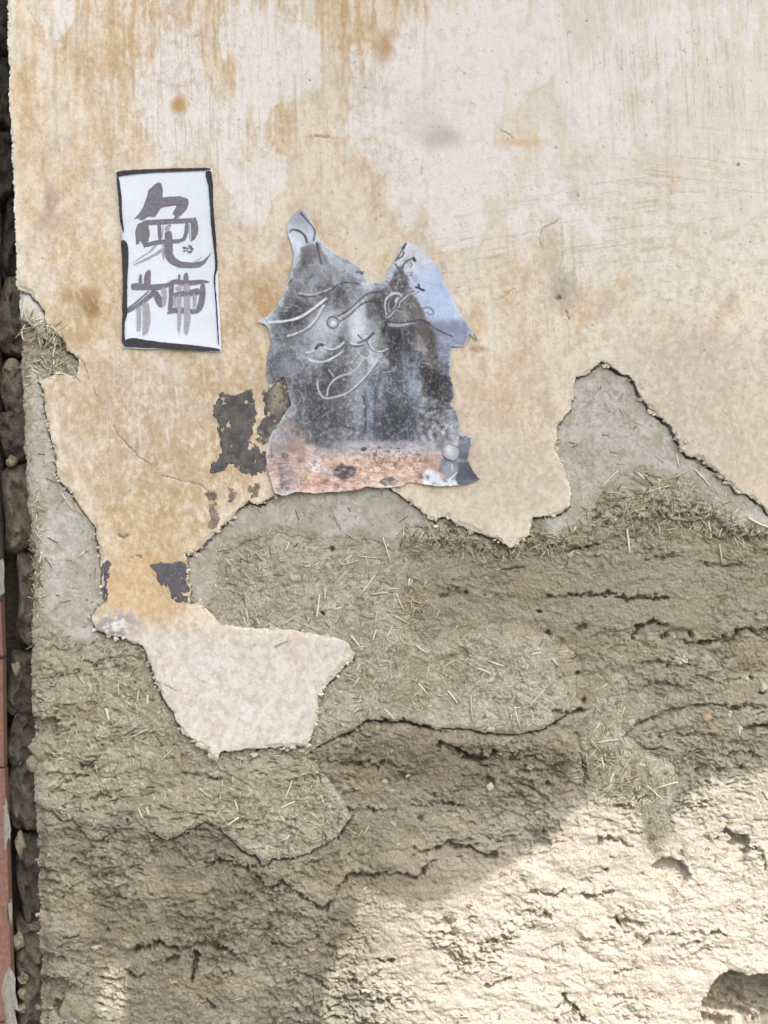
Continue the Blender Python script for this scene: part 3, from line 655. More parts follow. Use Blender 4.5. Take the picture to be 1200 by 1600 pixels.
# slight lift of the loose rim
pl_d += 0.002 * np.exp(-np.maximum(s_pl - 6, 0) / 26.0) * sst(0.4, 0.7, vn(X / 60, Y / 60, 9))

def plaster_colour():
    wx = X + 26 * (fbm(X / 45, Y / 45, 3, 3) - .5); wy = Y + 40 * (fbm(X / 45, Y / 45, 8, 3) - .5)
    c = np.broadcast_to(lin((231, 219, 198)), X.shape + (3,)).copy()
    # pale cool right side
    c = mixc(c, lin((229, 221, 207)), sst(680, 900, wx) * sst(620, 380, wy))
    # ochre wash
    oc = np.zeros_like(X)
    for x, y, rx, ry, a in [(60, 230, 120, 190, .75), (110, 460, 150, 130, .75), (200, 640, 190, 150, .72), (380, 450, 75, 160, .85), (370, 640, 90, 110, .8), (225, 900, 110, 120, 1.15), (250, 760, 130, 80, .8),
        (560, 360, 120, 90, .45), (300, 60, 90, 110, .5), (150, 60, 100, 90, .45), (560, 70, 60, 130, .5), (640, 250, 120, 60, .35), (690, 40, 25, 70, .5), (820, 220, 70, 30, .4), (780, 480, 120, 120, .35), (760, 700, 130, 130, .5),
        (900, 500, 120, 90, .3), (1100, 620, 120, 90, .5), (1180, 720, 90, 70, .6), (1150, 470, 60, 60, .2), (430, 250, 60, 60, .25), (840, 620, 70, 90, .4), (1100, 480, 60, 50, .25)]:
        oc += a * blob(wx, wy, x, y, rx, ry)
    st = fbm_ax(X / 9, Y / 90, 2, 4, .55)            # runs
    f1 = fbm(X / 55, Y / 75, 5, 5, .55)
    f2 = fbm(X / 14, Y / 18, 1, 4, .6)
    topz = sst(330, 60, Y)
    t = oc * 0.95 + (f1 - .5) * 1.8 + (st - .5) * (0.5 + 1.1 * topz) + (f2 - .5) * 0.5
    O = sst(0.12, 0.95, t)
    c = mixc(c, lin((216, 191, 153)), O * 0.9)
    c = mixc(c, lin((200, 168, 122)), sst(0.75, 1.35, t) * 0.65)
    neck = np.clip(blob(wx, wy, 228, 912, 75, 62) * 1.5, 0, 1)
    c = mixc(c, lin((213, 181, 132)), neck * 0.8)
    c = mixc(c, lin((200, 184, 158)), np.clip(blob(wx, wy, 190, 660, 140, 110) * 1.4, 0, 1) * 0.72)
    # white scoured patches with crisp uneven outlines
    wh = np.zeros_like(X)
    for x, y, rx, ry, a in [(90, 15, 26, 38, 1.2), (262, 120, 40, 80, 1.0), (300, 195, 60, 60, .9), (395, 110, 40, 120, .9), (470, 90, 34, 75, 1.1), (400, 290, 60, 60, .8), (590, 160, 60, 70, 1.1), (640, 60, 30, 60, .6), (700, 150, 80, 130, 1.0), (640, 300, 60, 60, .5),
        (790, 60, 70, 130, .8), (90, 240, 26, 20, .6), (350, 30, 60, 60, .4), (860, 330, 90, 80, .5), (920, 180, 36, 40, .7), (1000, 100, 160, 160, .5), (720, 330, 70, 80, .5), (75, 500, 40, 30, .4), (230, 590, 60, 60, .25)]:
        wh += a * blob(wx, wy, x, y, rx, ry)
    tw = wh + (fbm(X / 34, Y / 60, 9, 5, .6) - .5) * 1.3 + (st - .5) * 0.9 * topz
    Wm = sst(0.34, 0.66, tw + .25 * (f2 - .5))
    c = mixc(c, lin((236, 231, 226)), Wm * 0.92)
    rim = np.exp(-((tw - 0.38) / 0.055) ** 2) * sst(900, 650, X) * sst(640, 520, Y)
    c = mixc(c, lin((196, 160, 116)), rim * 0.30)
    # tide lines
    for sc, sd, am in ((48, 2, .40), (26, 7, .36), (80, 10, .3), (17, 4, .34), (34, 9, .34)):
        q = fbm(X / sc, Y / (sc * 1.5), sd, 4, .55)
        tl = np.exp(-((q - .5) / 0.012) ** 2)
        c = mixc(c, lin((170, 138, 100)), tl * am * (0.25 + 0.75 * O) * sst(820, 560, X))
    # mottling
    mt = fbm(X / 8, Y / 9, 4, 3, .6)
    mt = 0.6 * mt + 0.4 * fbm(X / 19, Y / 24, 9, 3, .6)
    mlow = np.clip(sst(420, 520, Y) * sst(520, 330, X) + 0.35, 0, 1) * sst(1100, 400, X) + 0.25
    c = mixc(c, lin((236, 226, 208)), sst(0.50, 0.66, mt) * 0.5 * np.clip(mlow, 0, 1) * (1 - .8 * neck))
    c = mixc(c, lin((178, 148, 112)), sst(0.48, 0.33, mt) * 0.36 * np.clip(mlow, 0, 1) * (1 - .6 * neck))
    # runs of rust on top and pale brush marks on the right
    runs = sst(0.52, 0.70, fbm_ax((X + 10 * (f2 - .5)) / 8, Y / 120, 6, 4, .55)) * sst(330, 40, Y + 240 * (vn(X / 18, Y * 0, 3) - .5)) * sst(760, 640, X)
    c = mixc(c, lin((198, 160, 112)), runs * 0.72 * (1 - 0.5 * Wm) * np.clip(.25 + 1.1 * (blob(X, Y, 330, 60, 110, 200) + blob(X, Y, 130, 90, 90, 160) + blob(X, Y, 560, 60, 80, 160) + .6 * blob(X, Y, 690, 40, 30, 90)), 0, 1))
    br = .6 * fbm_ax((X + 14 * (f1 - .5)) / 6, Y / 90, 8, 4, .65) + .4 * fbm(X / 30, Y / 40, 2, 4, .6)
    rt = sst(760, 960, X) * sst(560, 300, Y)
    c = mixc(c, lin((238, 233, 226)), sst(.56, .68, br) * 0.45 * rt)
    c = mixc(c, lin((205, 192, 172)), sst(.44, .32, br) * 0.38 * rt)
    gr = fbm(X / 16, Y / 9, 11, 4, .62)
    c = mixc(c, lin((192, 178, 158)), sst(.56, .70, gr) * 0.38 * sst(740, 900, X) * sst(150, 330, Y))
    # pink cast low on the right, on the island
    c = mixc(c, lin((200, 189, 174)), np.clip(1.2 * blob(X, Y, 1150, 690, 160, 110) + blob(X, Y, 1080, 570, 150, 60), 0, 1) * 0.75 * (0.5 + f1))
    c = mixc(c, lin((202, 191, 174)), np.clip(1.2 * blob(X, Y, 800, 750, 140, 110), 0, 1) * 0.7)
    isl = sst(955, 1005, Y + 30 * (f1 - .5))
    ci = mixc(np.broadcast_to(lin((218, 211, 202)), c.shape).copy(), lin((206, 190, 174)), sst(.46, .66, fbm(X / 24, Y / 30, 6, 5, .65)) * 0.6)
    ci = mixc(ci, lin((230, 226, 220)), sst(.50, .66, fbm(X / 9, Y / 13, 2, 4, .65)) * 0.6)
    ci = mixc(ci, lin((190, 165, 142)), sst(.58, .7, fbm(X / 7, Y / 7, 9, 3)) * 0.35)
    c = mixc(c, np.broadcast_to(ci, c.shape), isl * 0.95)
    # scratches and trowel drags
    for a, sd, L, wd, cx, cy, rx, ry in ((-.13, 4, 60, 1.7, 960, 350, 170, 90), (-.2, 9, 40, 1.6, 720, 400, 80, 70), (.10, 2, 70, 1.8, 1080, 260, 150, 60), (1.45, 6, 60, 1.7, 860, 430, 60, 110), (1.5, 1, 80, 1.8, 1050, 120, 160, 130), (1.55, 8, 70, 1.9, 330, 160, 200, 150), (1.5, 3, 50, 1.7, 250, 640, 120, 80)):
        u = X * math.cos(a) + Y * math.sin(a); v = -X * math.sin(a) + Y * math.cos(a)
        q = vn(u / L, v / wd, sd); m = np.clip(blob(X, Y, cx, cy, rx, ry) * 1.4, 0, 1)
        c = mixc(c, lin((176, 158, 132)), sst(.74, .90, q) * .42 * m)
        c = mixc(c, lin((242, 236, 226)), sst(.24, .10, q) * .45 * m)
    # greyish worn clouds
    gw = sst(.53, .66, fbm(X / 38, Y / 46, 6, 5, .62))
    c = mixc(c, lin((206, 198, 186)), gw * .38 * sst(760, 520, Y) * (1 - .85 * Wm) * (1 - .6 * sst(700, 860, X)))
    # single stains
    for x, y, rx, ry, colr, a in [(279, 166, 15, 15, (192, 158, 104), 1.1), (690, 212, 34, 24, (196, 186, 176), .9), (660, 190, 40, 40, (214, 206, 200), .6), (142, 478, 20, 26, (166, 130, 84), 1.0), (118, 462, 30, 14, (180, 146, 98), .7), (80, 310, 14, 30, (160, 138, 116), .7),
        (80, 345, 26, 20, (176, 152, 122), .6), (1140, 470, 12, 24, (188, 164, 140), .5), (876, 452, 26, 34, (176, 166, 150), .9), (862, 395, 22, 60, (205, 188, 164), .7), (415, 470, 26, 50, (186, 146, 94), .7), (600, 75, 16, 30, (190, 156, 118), .8),
        (750, 545, 16, 6, (178, 142, 96), .8), (740, 505, 20, 30, (205, 172, 124), .6), (900, 305, 12, 12, (205, 196, 182), .8), (855, 640, 14, 26, (190, 168, 146), .6), (1030, 250, 60, 10, (215, 205, 190), .4), (820, 222, 40, 7, (218, 192, 148), .7), (505, 213, 30, 4, (190, 160, 118), .8),
        (150, 610, 40, 60, (190, 160, 122), .35), (310, 900, 10, 30, (225, 214, 196), .5)]:
        e = np.clip(blob(wx * .45 + X * .55, wy * .35 + Y * .65, x, y, rx, ry) * 1.6 - .35 + .5 * (f2 - .5), 0, 1) * a
        c = mixc(c, lin(colr), np.clip(e, 0, 1))
    c = c * .93 + .07 * c.mean(-1, keepdims=True)
    # fine mottling of worn wash, everywhere but weakest on the clean upper right
    k = np.clip(0.30 + 0.7 * sst(260, 480, Y) + 0.45 * sst(520, 300, X), 0, 1) * (1 - .6 * Wm)
    sp1 = fbm(X / 5.5, Y / 6.8, 3, 3, .6); sp2 = fbm(X / 13, Y / 18, 8, 4, .6); sp3 = fbm(X / 3.2, Y / 3.6, 6, 2)
    c = mixc(c, lin((162, 146, 128)), sst(.54, .72, sp1) * .22 * k)
    c = mixc(c, lin((238, 231, 218)), sst(.46, .30, sp1) * .24 * k)
    c = mixc(c, lin((178, 164, 146)), sst(.52, .70, sp2) * .26 * k)
    c = mixc(c, lin((140, 122, 104)), sst(.70, .84, sp3) * .26 * k)
    # grime dots
    gd = vn(X / 3.2, Y / 3.6, 5) * vn(X / 6.1, Y / 5.7, 2)
    c = mixc(c, lin((150, 128, 104)), sst(.70, .82, gd) * 0.5)
    # fresh break along the rim, grey chips at the neck
    c = mixc(c, lin((236, 228, 214)), np.exp(-np.maximum(s_pl, 0) / 2.4) * sst(.42, .6, vn(X / 14, Y / 14, 7)) * 0.8)
    c = mixc(c, lin((204, 194, 176)), rimb * .8)
    ch = np.clip(blob(X, Y, 178, 975, 46, 24) * 1.5 - .3, 0, 1) * sst(.38, .5, fbm(X / 10, Y / 10, 3, 3)) * sst(930, 950, Y)
    c = mixc(c, lin((166, 162, 160)), np.clip(ch * 1.2, 0, 1))
    c = mixc(c, lin((222, 220, 216)), ch * sst(.48, .68, fbm(X / 8, Y / 8, 4, 3)))
    el = np.exp(-np.maximum(s_core, 0) / 4.0) * sst(460, 420, Y)
    c = mixc(c, lin((236, 230, 216)), np.clip(el * 1.3, 0, 1) * 0.8)
    c = mixc(c, lin((92, 78, 62)), sst(0.0008, 0.002, pcr) * 0.6)
    return c

c_pl = plaster_colour()
plaster_o = sheet('plaster_coat', X, Y, cells(s_pl), pl_d, c_pl, 0.0068, M_PLASTER, wall)
plaster_o['label'] = 'cream and ochre limewashed plaster with ragged broken lower edge'
TOP = np.where(s_pl > 0, pl_d, TOP)

# dark paint remnants stuck on the plaster
TARS = [
 [(345, 612), (365, 618), (385, 610), (397, 607), (401, 640), (395, 660), (390, 690), (402, 698), (414, 705), (416, 735), (402, 746), (385, 742), (372, 733), (361, 722), (350, 735), (328, 742), (329, 726), (345, 720), (345, 700), (341, 670), (334, 646), (338, 630)],
 [(412, 606), (421, 606), (444, 588), (462, 600), (462, 640), (448, 664), (430, 690), (414, 694), (401, 690), (404, 668), (413, 650)],
 [(352, 756), (361, 756), (368, 772), (370, 784), (358, 782)], [(386, 762), (398, 752), (406, 760), (402, 776), (388, 780)],
 [(328, 792), (336, 780), (342, 800), (346, 812), (334, 826), (322, 824)], [(320, 768), (338, 764), (342, 780), (326, 786)],
 [(234, 884), (248, 878), (266, 882), (280, 879), (291, 884), (294, 912), (295, 940), (281, 943), (271, 938), (268, 924), (252, 912), (246, 898)],
 [(159, 884), (168, 872), (174, 882), (172, 896), (168, 915), (167, 940), (160, 935), (163, 912)]]
for i, pg in enumerate(TARS):
    xs = [p[0] for p in pg]; ys = [p[1] for p in pg]
    c0, c1 = np.searchsorted(GX, [min(xs) - 8, max(xs) + 8]); r0, r1 = np.searchsorted(GY, [min(ys) - 8, max(ys) + 8])
    sl = (slice(r0, r1), slice(c0, c1))
    xx, yy = X[sl], Y[sl]
    s = sdf(xx, yy, xx + 2.0 * (WX[sl] - xx), yy + 2.0 * (WY[sl] - yy), pg, pad=16)
    s = np.minimum(s, 9 * (0.71 - fbm(xx / 7, yy / 7, 4, 3)) * 3)
    s = np.minimum(s, (s_pl[sl] - 1.0))
    d = pl_d[sl] + 0.0009 + 0.0006 * fbm(xx / 5, yy / 7, 2, 3)
    cc = np.broadcast_to(lin((98, 95, 93)), xx.shape + (3,)).copy()
    cc = mixc(cc, lin((138, 131, 116)), sst(.5, .66, fbm(xx / 8, yy / 12, 6, 3)) * (0.9 if i == 1 else 0.22))
    if i == 1: cc = mixc(cc, lin((158, 150, 128)), np.clip(blob(xx, yy, 437, 615, 14, 26) * 1.3, 0, 1) * 0.8)
    cc = mixc(cc, lin((76, 72, 76)), sst(.52, .66, fbm(xx / 9, yy / 9, 9, 3)) * 0.7)
    if i >= 6: cc = mixc(cc, lin((98, 96, 106)), np.full(xx.shape, .5, np.float32))
    if 2 <= i <= 5: cc = mixc(cc, lin((158, 142, 120)), 0.35 + .5 * sst(.45, .6, fbm(xx / 6, yy / 6, 2, 3)))
    o = sheet('dark_paint_patch', xx, yy, cells(s, 1.5 if 2 <= i <= 5 else 0.0), d, cc, 0.0014, M_TAR, plaster_o)

# ------------------------------------------------------------------ straw lying in the render
def top_at(px, py):
    i = min(max(int(np.searchsorted(GY, py)), 0), len(GY) - 1); j = min(max(int(np.searchsorted(GX, px)), 0), len(GX) - 1)
    return float(TOP[i, j])

def stalk(px, py, ang, length, w, lift=0.0005, stick=0.0, bend=0.0, nseg=4, droop=0.0):
    pts = []
    for k in range(nseg + 1):
        t = k / nseg - 0.5
        a = ang + bend * t
        x = px + math.cos(a) * length * t; y = py + math.sin(a) * length * t
        pts.append([x, y + droop * (t + .5) ** 2 * length])
    ds = [top_at(*p) for p in pts]
    hi = sorted(ds)[-2]
    lo = sum(ds) / len(ds)
    out = []
    for k, p in enumerate(pts):
        d = 0.5 * ds[k] + 0.5 * (0.5 * hi + 0.5 * lo) + lift + stick * (k / nseg)
        out.append(W(p[0], p[1], d))
    return tube_arrays(out, w * S * 0.5, w * S * 0.36, 4)

def one_straw(x1, y1, x2, y2, w, colr, stick=0.0, bend=0.0):
    L = math.hypot(x2 - x1, y2 - y1)
    v, q, t = stalk((x1 + x2) / 2, (y1 + y2) / 2, math.atan2(y2 - y1, x2 - x1), L, w, 0.0012, stick, bend)
    return new_mesh('straw', v, q, t, np.tile(lin(colr), (len(v), 1)), True, M_STRAW, wall)

PALE, MIDS, TANS, DARKS = (228, 221, 202), (205, 196, 174), (180, 166, 134), (112, 98, 76)
for a in [(515, 790, 532, 828, 2.4, TANS), (530, 826, 560, 846, 2.4, MIDS), (598, 840, 611, 880, 3, PALE), (565, 927, 586, 899, 3.4, PALE), (494, 967, 499, 930, 4, PALE), (507, 938, 508, 916, 3, PALE), (578, 929, 606, 926, 4, MIDS),
    (619, 928, 631, 955, 3, PALE), (549, 994, 563, 1012, 4.4, PALE), (582, 1002, 588, 984, 4, PALE), (604, 998, 614, 978, 3.4, PALE), (438, 978, 462, 963, 4, MIDS), (764, 1034, 788, 1042, 3.6, PALE), (744, 1044, 768, 1053, 3.4, PALE),
    (654, 1069, 669, 1086, 3.4, PALE), (600, 1108, 621, 1129, 4, PALE), (735, 1088, 739, 1132, 3, MIDS), (660, 800, 681, 846, 3, MIDS), (620, 838, 642, 812, 2.4, TANS), (445, 862, 451, 848, 3, PALE), (415, 838, 424, 824, 3, MIDS),
    (939, 762, 966, 735, 3, PALE), (982, 824, 987, 864, 4.4, PALE), (1088, 733, 1112, 760, 3, PALE), (1052, 748, 1077, 734, 3, MIDS), (1170, 810, 1204, 826, 4.4, PALE), (998, 738, 1008, 748, 4, PALE), (1058, 708, 1062, 728, 4, PALE), (1111, 815, 1116, 842, 3.4, PALE),
    (1128, 850, 1132, 880, 3, MIDS), (158, 1032, 168, 996, 3, MIDS), (184, 1088, 183, 1068, 3, MIDS), (164, 1108, 169, 1128, 5, PALE), (212, 1100, 214, 1080, 4, MIDS), (228, 1102, 229, 1088, 5, PALE), (354, 1292, 372, 1279, 4, PALE), (366, 1252, 372, 1270, 3, PALE),
    (444, 1252, 456, 1222, 3, PALE), (438, 1264, 460, 1254, 3.4, PALE), (214, 1266, 222, 1284, 3, PALE), (226, 1264, 231, 1276, 3, PALE), (826, 1106, 852, 1078, 4, MIDS), (805, 1106, 811, 1132, 3, PALE), (936, 1162, 968, 1157, 3.4, PALE), (1014, 1230, 1042, 1256, 3.4, PALE),
    (1030, 1233, 1062, 1224, 3.4, PALE), (954, 1228, 960, 1211, 4, PALE), (972, 1226, 980, 1208, 3, MIDS), (946, 1204, 942, 1186, 4, PALE), (830, 1024, 846, 1020, 3.4, PALE), (864, 1030, 872, 1040, 3.6, PALE), (560, 870, 590, 872, 3, MIDS), (532, 884, 560, 876, 3, MIDS),
    (640, 905, 638, 920, 4, PALE), (585, 975, 590, 955, 3, MIDS), (610, 960, 640, 975, 3, MIDS), (690, 1045, 712, 1032, 3, MIDS), (650, 1010, 668, 1022, 3, PALE), (700, 1080, 716, 1100, 3.4, PALE), (780, 1085, 790, 1060, 3, MIDS), (1082, 830, 1120, 852, 3, TANS), (1010, 770, 1048, 758, 3, MIDS),
    (95, 772, 115, 800, 3, PALE), (100, 780, 128, 806, 3, MIDS), (80, 738, 92, 752, 3.4, PALE), (78, 700, 86, 690, 3, PALE), (60, 880, 64, 862, 4, PALE), (430, 1010, 450, 1000, 3, TANS), (200, 1155, 232, 1140, 3, MIDS), (250, 1190, 268, 1172, 3, MIDS), (310, 1235, 330, 1250, 3, MIDS)]:
    x1, y1, x2, y2, w, c_ = a
    one_straw(x1, y1, x2, y2, w, c_, random.uniform(0, .003), random.uniform(-.15, .15))
# the tuft torn open at the left edge
for k in range(58):
    x = random.uniform(30, 92); y = 488 + 0.55 * (x - 30) + random.uniform(-8, 30)
    an = random.gauss(math.radians(125 if x < 55 else 60 + random.choice([0, 60])), .45)
    L = random.uniform(16, 46)
    v, q, t = stalk(x, y, an, L, random.uniform(1.4, 3.2), 0.004, random.uniform(-.006, .008), random.uniform(-.7, .7))
    new_mesh('straw', v, q, t, np.tile(lin(random.choice([PALE, PALE, MIDS, MIDS, TANS])), (len(v), 1)), True, M_STRAW, wall)

def straw_field(n, where, lengths, widths, cols, ang=None, lift=0.0006, stick=0.006):
    V, Q, T, C = [], [], [], []
    k = 0; tries = 0
    while k < n and tries < n * 60:
        tries += 1
        px, py = where()
        if px is None: continue
        L = random.uniform(*lengths) * random.choice([.6, .8, 1, 1])
        an = random.uniform(0, math.pi) if ang is None else random.gauss(*ang)
        v, q, t = stalk(px, py, an, L, random.uniform(*widths), lift + random.uniform(-.0008, .0006), random.uniform(0, stick) if random.random() < .3 else 0, random.uniform(-.18, .18), 2)
        b = len(V)
        V += v; Q += [tuple(i + b for i in f) for f in q]; T += [tuple(i + b for i in f) for f in t]
        c_ = lin(random.choice(cols)) * random.uniform(.85, 1.1)
        C += [c_] * len(v); k += 1
    return V, Q, T, C

def grid_val(A, px, py):
    i = min(int(np.searchsorted(GY, py)), len(GY) - 1); j = min(int(np.searchsorted(GX, px)), len(GX) - 1)
    return A[i, j]

def in_straw():
    px, py = random.uniform(40, 1210), random.uniform(600, 1350)
    if grid_val(s_pl, px, py) > -3: return None, None
    a = max(grid_val(s_sa, px, py), grid_val(s_sb, px, py)); k = grid_val(s_skim, px, py)
    if a < 2: return None, None
    if k > 4 and random.random() > .28: return None, None
    if px < 320 and py > 1000 and random.random() > .55: return None, None
    return px, py

def in_clump():
    cx, cy, rx, ry = random.choice([(1010, 800, 90, 36), (1010, 805, 110, 30), (1000, 825, 80, 16), (1090, 815, 70, 24), (1150, 835, 60, 12), (865, 850, 56, 16), (865, 850, 50, 18), (690, 836, 50, 26), (700, 845, 50, 18), (745, 858, 46, 10), (790, 866, 40, 8), (640, 850, 20, 20), (405, 880, 40, 40), (75, 575, 44, 16), (990, 1240, 60, 30), (940, 1190, 30, 30), (500, 1300, 45, 26), (1165, 835, 40, 10), (650, 950, 18, 40), (55, 820, 10, 60), (50, 900, 12, 80)])
    px, py = random.gauss(cx, rx * .55), random.gauss(cy, ry * .55)
    if px < 34 or px > 1212 or grid_val(s_pl, px, py) > (6 if py < 620 else 0): return None, None
    return px, py

def in_core():
    px, py = random.uniform(60, 1210), random.uniform(870, 1600)
    if grid_val(s_pl, px, py) > -3 or grid_val(s_sa, px, py) > 0: return None, None
    return px, py

V, Q, T, C = straw_field(1300, in_straw, (5, 20), (1.0, 2.4), [PALE, MIDS, MIDS, TANS, TANS, DARKS])
V2, Q2, T2, C2 = straw_field(1250, in_clump, (7, 26), (1.0, 2.3), [PALE, MIDS, MIDS, TANS, TANS, DARKS], None, 0.0015, 0.010)
V3, Q3, T3, C3 = straw_field(150, in_core, (6, 20), (1.0, 2.0), [MIDS, TANS, DARKS])
for (v, q, t, c_) in ((V2, Q2, T2, C2), (V3, Q3, T3, C3)):
    b = len(V); V += v; Q += [tuple(i + b for i in f) for f in q]; T += [tuple(i + b for i in f) for f in t]; C += c_
o = new_mesh('chopped_straw', V, Q, T, np.array(C), True, M_STRAW, wall)
o['kind'] = 'stuff'

# ------------------------------------------------------------------ lumps: pebbles, chips, clods
def lump_arrays(rx, ry, rz, seed, n1=10, n2=7, rough=.35):
    r = random.Random(seed)
    ph = [(r.uniform(0, 6.28), r.uniform(1.2, 3.4), r.uniform(1.2, 3.4)) for _ in range(5)]
    V, Q, T = [], [], []
    for i in range(1, n2):
        th = math.pi * i / n2
        for k in range(n1):
            a = 2 * math.pi * k / n1
            x, y, z = math.sin(th) * math.cos(a), math.sin(th) * math.sin(a), math.cos(th)
            f = 1 + rough * sum(math.sin(p + u * (x * 1.3 + y) * 1.6 + w * (z - y * .5) * 1.6) for p, u, w in ph) / 5
            V.append((x * rx * f, y * ry * f, z * rz * f))
    top = len(V); V.append((0, 0, rz)); V.append((0, 0, -rz))
    for i in range(n2 - 2):
        for k in range(n1):
            Q.append((i * n1 + k, i * n1 + (k + 1) % n1, (i + 1) * n1 + (k + 1) % n1, (i + 1) * n1 + k))
    for k in range(n1):
        T.append((top, (k + 1) % n1, k)); b = (n2 - 2) * n1
        T.append((top + 1, b + k, b + (k + 1) % n1))
    return V, Q, T

def lump(name, px, py, d, rx, ry, rd, seed, mat, parent, rough=.4):
    v, q, t = lump_arrays(rx * S, rd, ry * S, seed, rough=rough)
    c = W(px, py, d)
    v = [(a + c.x, b + c.y, e + c.z) for a, b, e in v]
    return new_mesh(name, v, q, t, None, rough < .5, mat, parent)

for i, (x, y, rx, ry) in enumerate([(1063, 1030, 6, 4), (1073, 1033, 6, 6), (1066, 1038, 4, 3), (1161, 1141, 5, 7), (1145, 1117, 4, 4), (1172, 1062, 4, 4), (1197, 1075, 5, 7), (766, 1231, 5, 5), (885, 1580, 11, 9), (872, 1592, 8, 8), (318, 1163, 12, 8), (333, 1178, 10, 9),
    (306, 1156, 7, 4), (395, 1181, 6, 4), (470, 1175, 5, 3), (296, 862, 6, 5), (305, 868, 7, 4), (360, 818, 5, 4), (700, 810, 7, 4), (712, 818, 5, 3), (1066, 700, 6, 6), (1072, 690, 4, 4), (1060, 684, 5, 4), (930, 1602, 8, 6)]):
    dd = top_at(x, y)
    o = lump('pebble', x, y, max(dd, -0.034) + 0.001, rx, ry, 0.0045 + .0002 * rx, 100 + i, M_PEBBLE, wall, .8)
lump('pebble', 1108, 1124, -0.024, 8, 6, 0.005, 77, vcol_mat('ochre_pebble', color=(190, 160, 128)), wall)

V, Q, T, C = [], [], [], []
protos = [lump_arrays(1, 1, 1, 900 + k, 6, 4, .8) for k in range(14)]
cnt = 0
while cnt < 1300:
    px, py = random.uniform(50, 1214), random.uniform(860, 1612)
    if grid_val(s_pl, px, py) > -2 or random.random() > (.25 + grid_val(rough_w, px, py)): continue
    r = random.choice([1.3, 1.6, 1.8, 2.2, 2.6, 3.4, 4.6]) * random.uniform(.7, 1.1)
    d = top_at(px, py)
    c0 = W(px, py, d - r * S * .15)
    v, q, t = random.choice(protos); b = len(V)
    ax_, ay_ = random.uniform(.8, 1.7), random.uniform(.6, 1.0)
    V += [(c0.x + x * r * S * ax_, c0.y + y * r * S * .7, c0.z + z * r * S * ay_) for x, y, z in v]
    Q += [tuple(i + b for i in f) for f in q]; T += [tuple(i + b for i in f) for f in t]
    C += [lin(random.choice([(168, 157, 134), (150, 138, 114), (182, 173, 153), (140, 127, 102), (196, 190, 176)]))] * len(v); cnt += 1
PV_, PQ_, PT_, PC_ = [], [], [], []
cnt = 0; tries = 0
while cnt < 230 and tries < 400000:
    tries += 1
    px, py = random.uniform(40, 1214), random.uniform(560, 1200)
    g_ = grid_val(s_pl, px, py)
    if not (-4.5 < g_ < 0.5) or random.random() > (grid_val(rimb, px, py) + .08) * 1.1: continue
    r = random.choice([1.2, 1.5, 1.8, 2.4, 3.2]) * random.uniform(.8, 1.2)
    c0 = W(px, py, (-0.004 if g_ < -1 else -0.002))
    v, q, t = random.choice(protos); b = len(PV_)
    PV_ += [(c0.x + x * r * S * 1.2, c0.y + y * r * S, c0.z + z * r * S * .8) for x, y, z in v]
    PQ_ += [tuple(i + b for i in f) for f in q]; PT_ += [tuple(i + b for i in f) for f in t]
    PC_ += [lin(random.choice([(222, 212, 196), (206, 196, 180), (190, 178, 158), (232, 226, 214)]))] * len(v); cnt += 1
o = new_mesh('plaster_crumbs', PV_, PQ_, PT_, np.array(PC_), False, M_PLASTER, plaster_o)
o['kind'] = 'stuff'
o = new_mesh('earth_crumbs', V, Q, T, np.array(C), False, M_MUD, wall)
o['kind'] = 'stuff'

# clods sitting in the hollow at the wall's left edge
M_CLOD = vcol_mat('earth_clod', 0.96, 0.1, (0.7, 1.25), 200, ((120, 0.9, 0.006), (420, .8, .003)), color=(160, 152, 132))
for i, (x, y, rx, ry) in enumerate([(60, 1176, 20, 20), (92, 1168, 14, 14), (48, 1196, 12, 14), (78, 1190, 14, 10), (105, 1580, 16, 22), (128, 1590, 18, 18), (58, 880, 14, 16), (50, 845, 10, 14), (60, 905, 9, 14)]):
    lump('clod', x, y, -0.034, rx, ry, .018, 300 + i, M_CLOD, wall, .5)

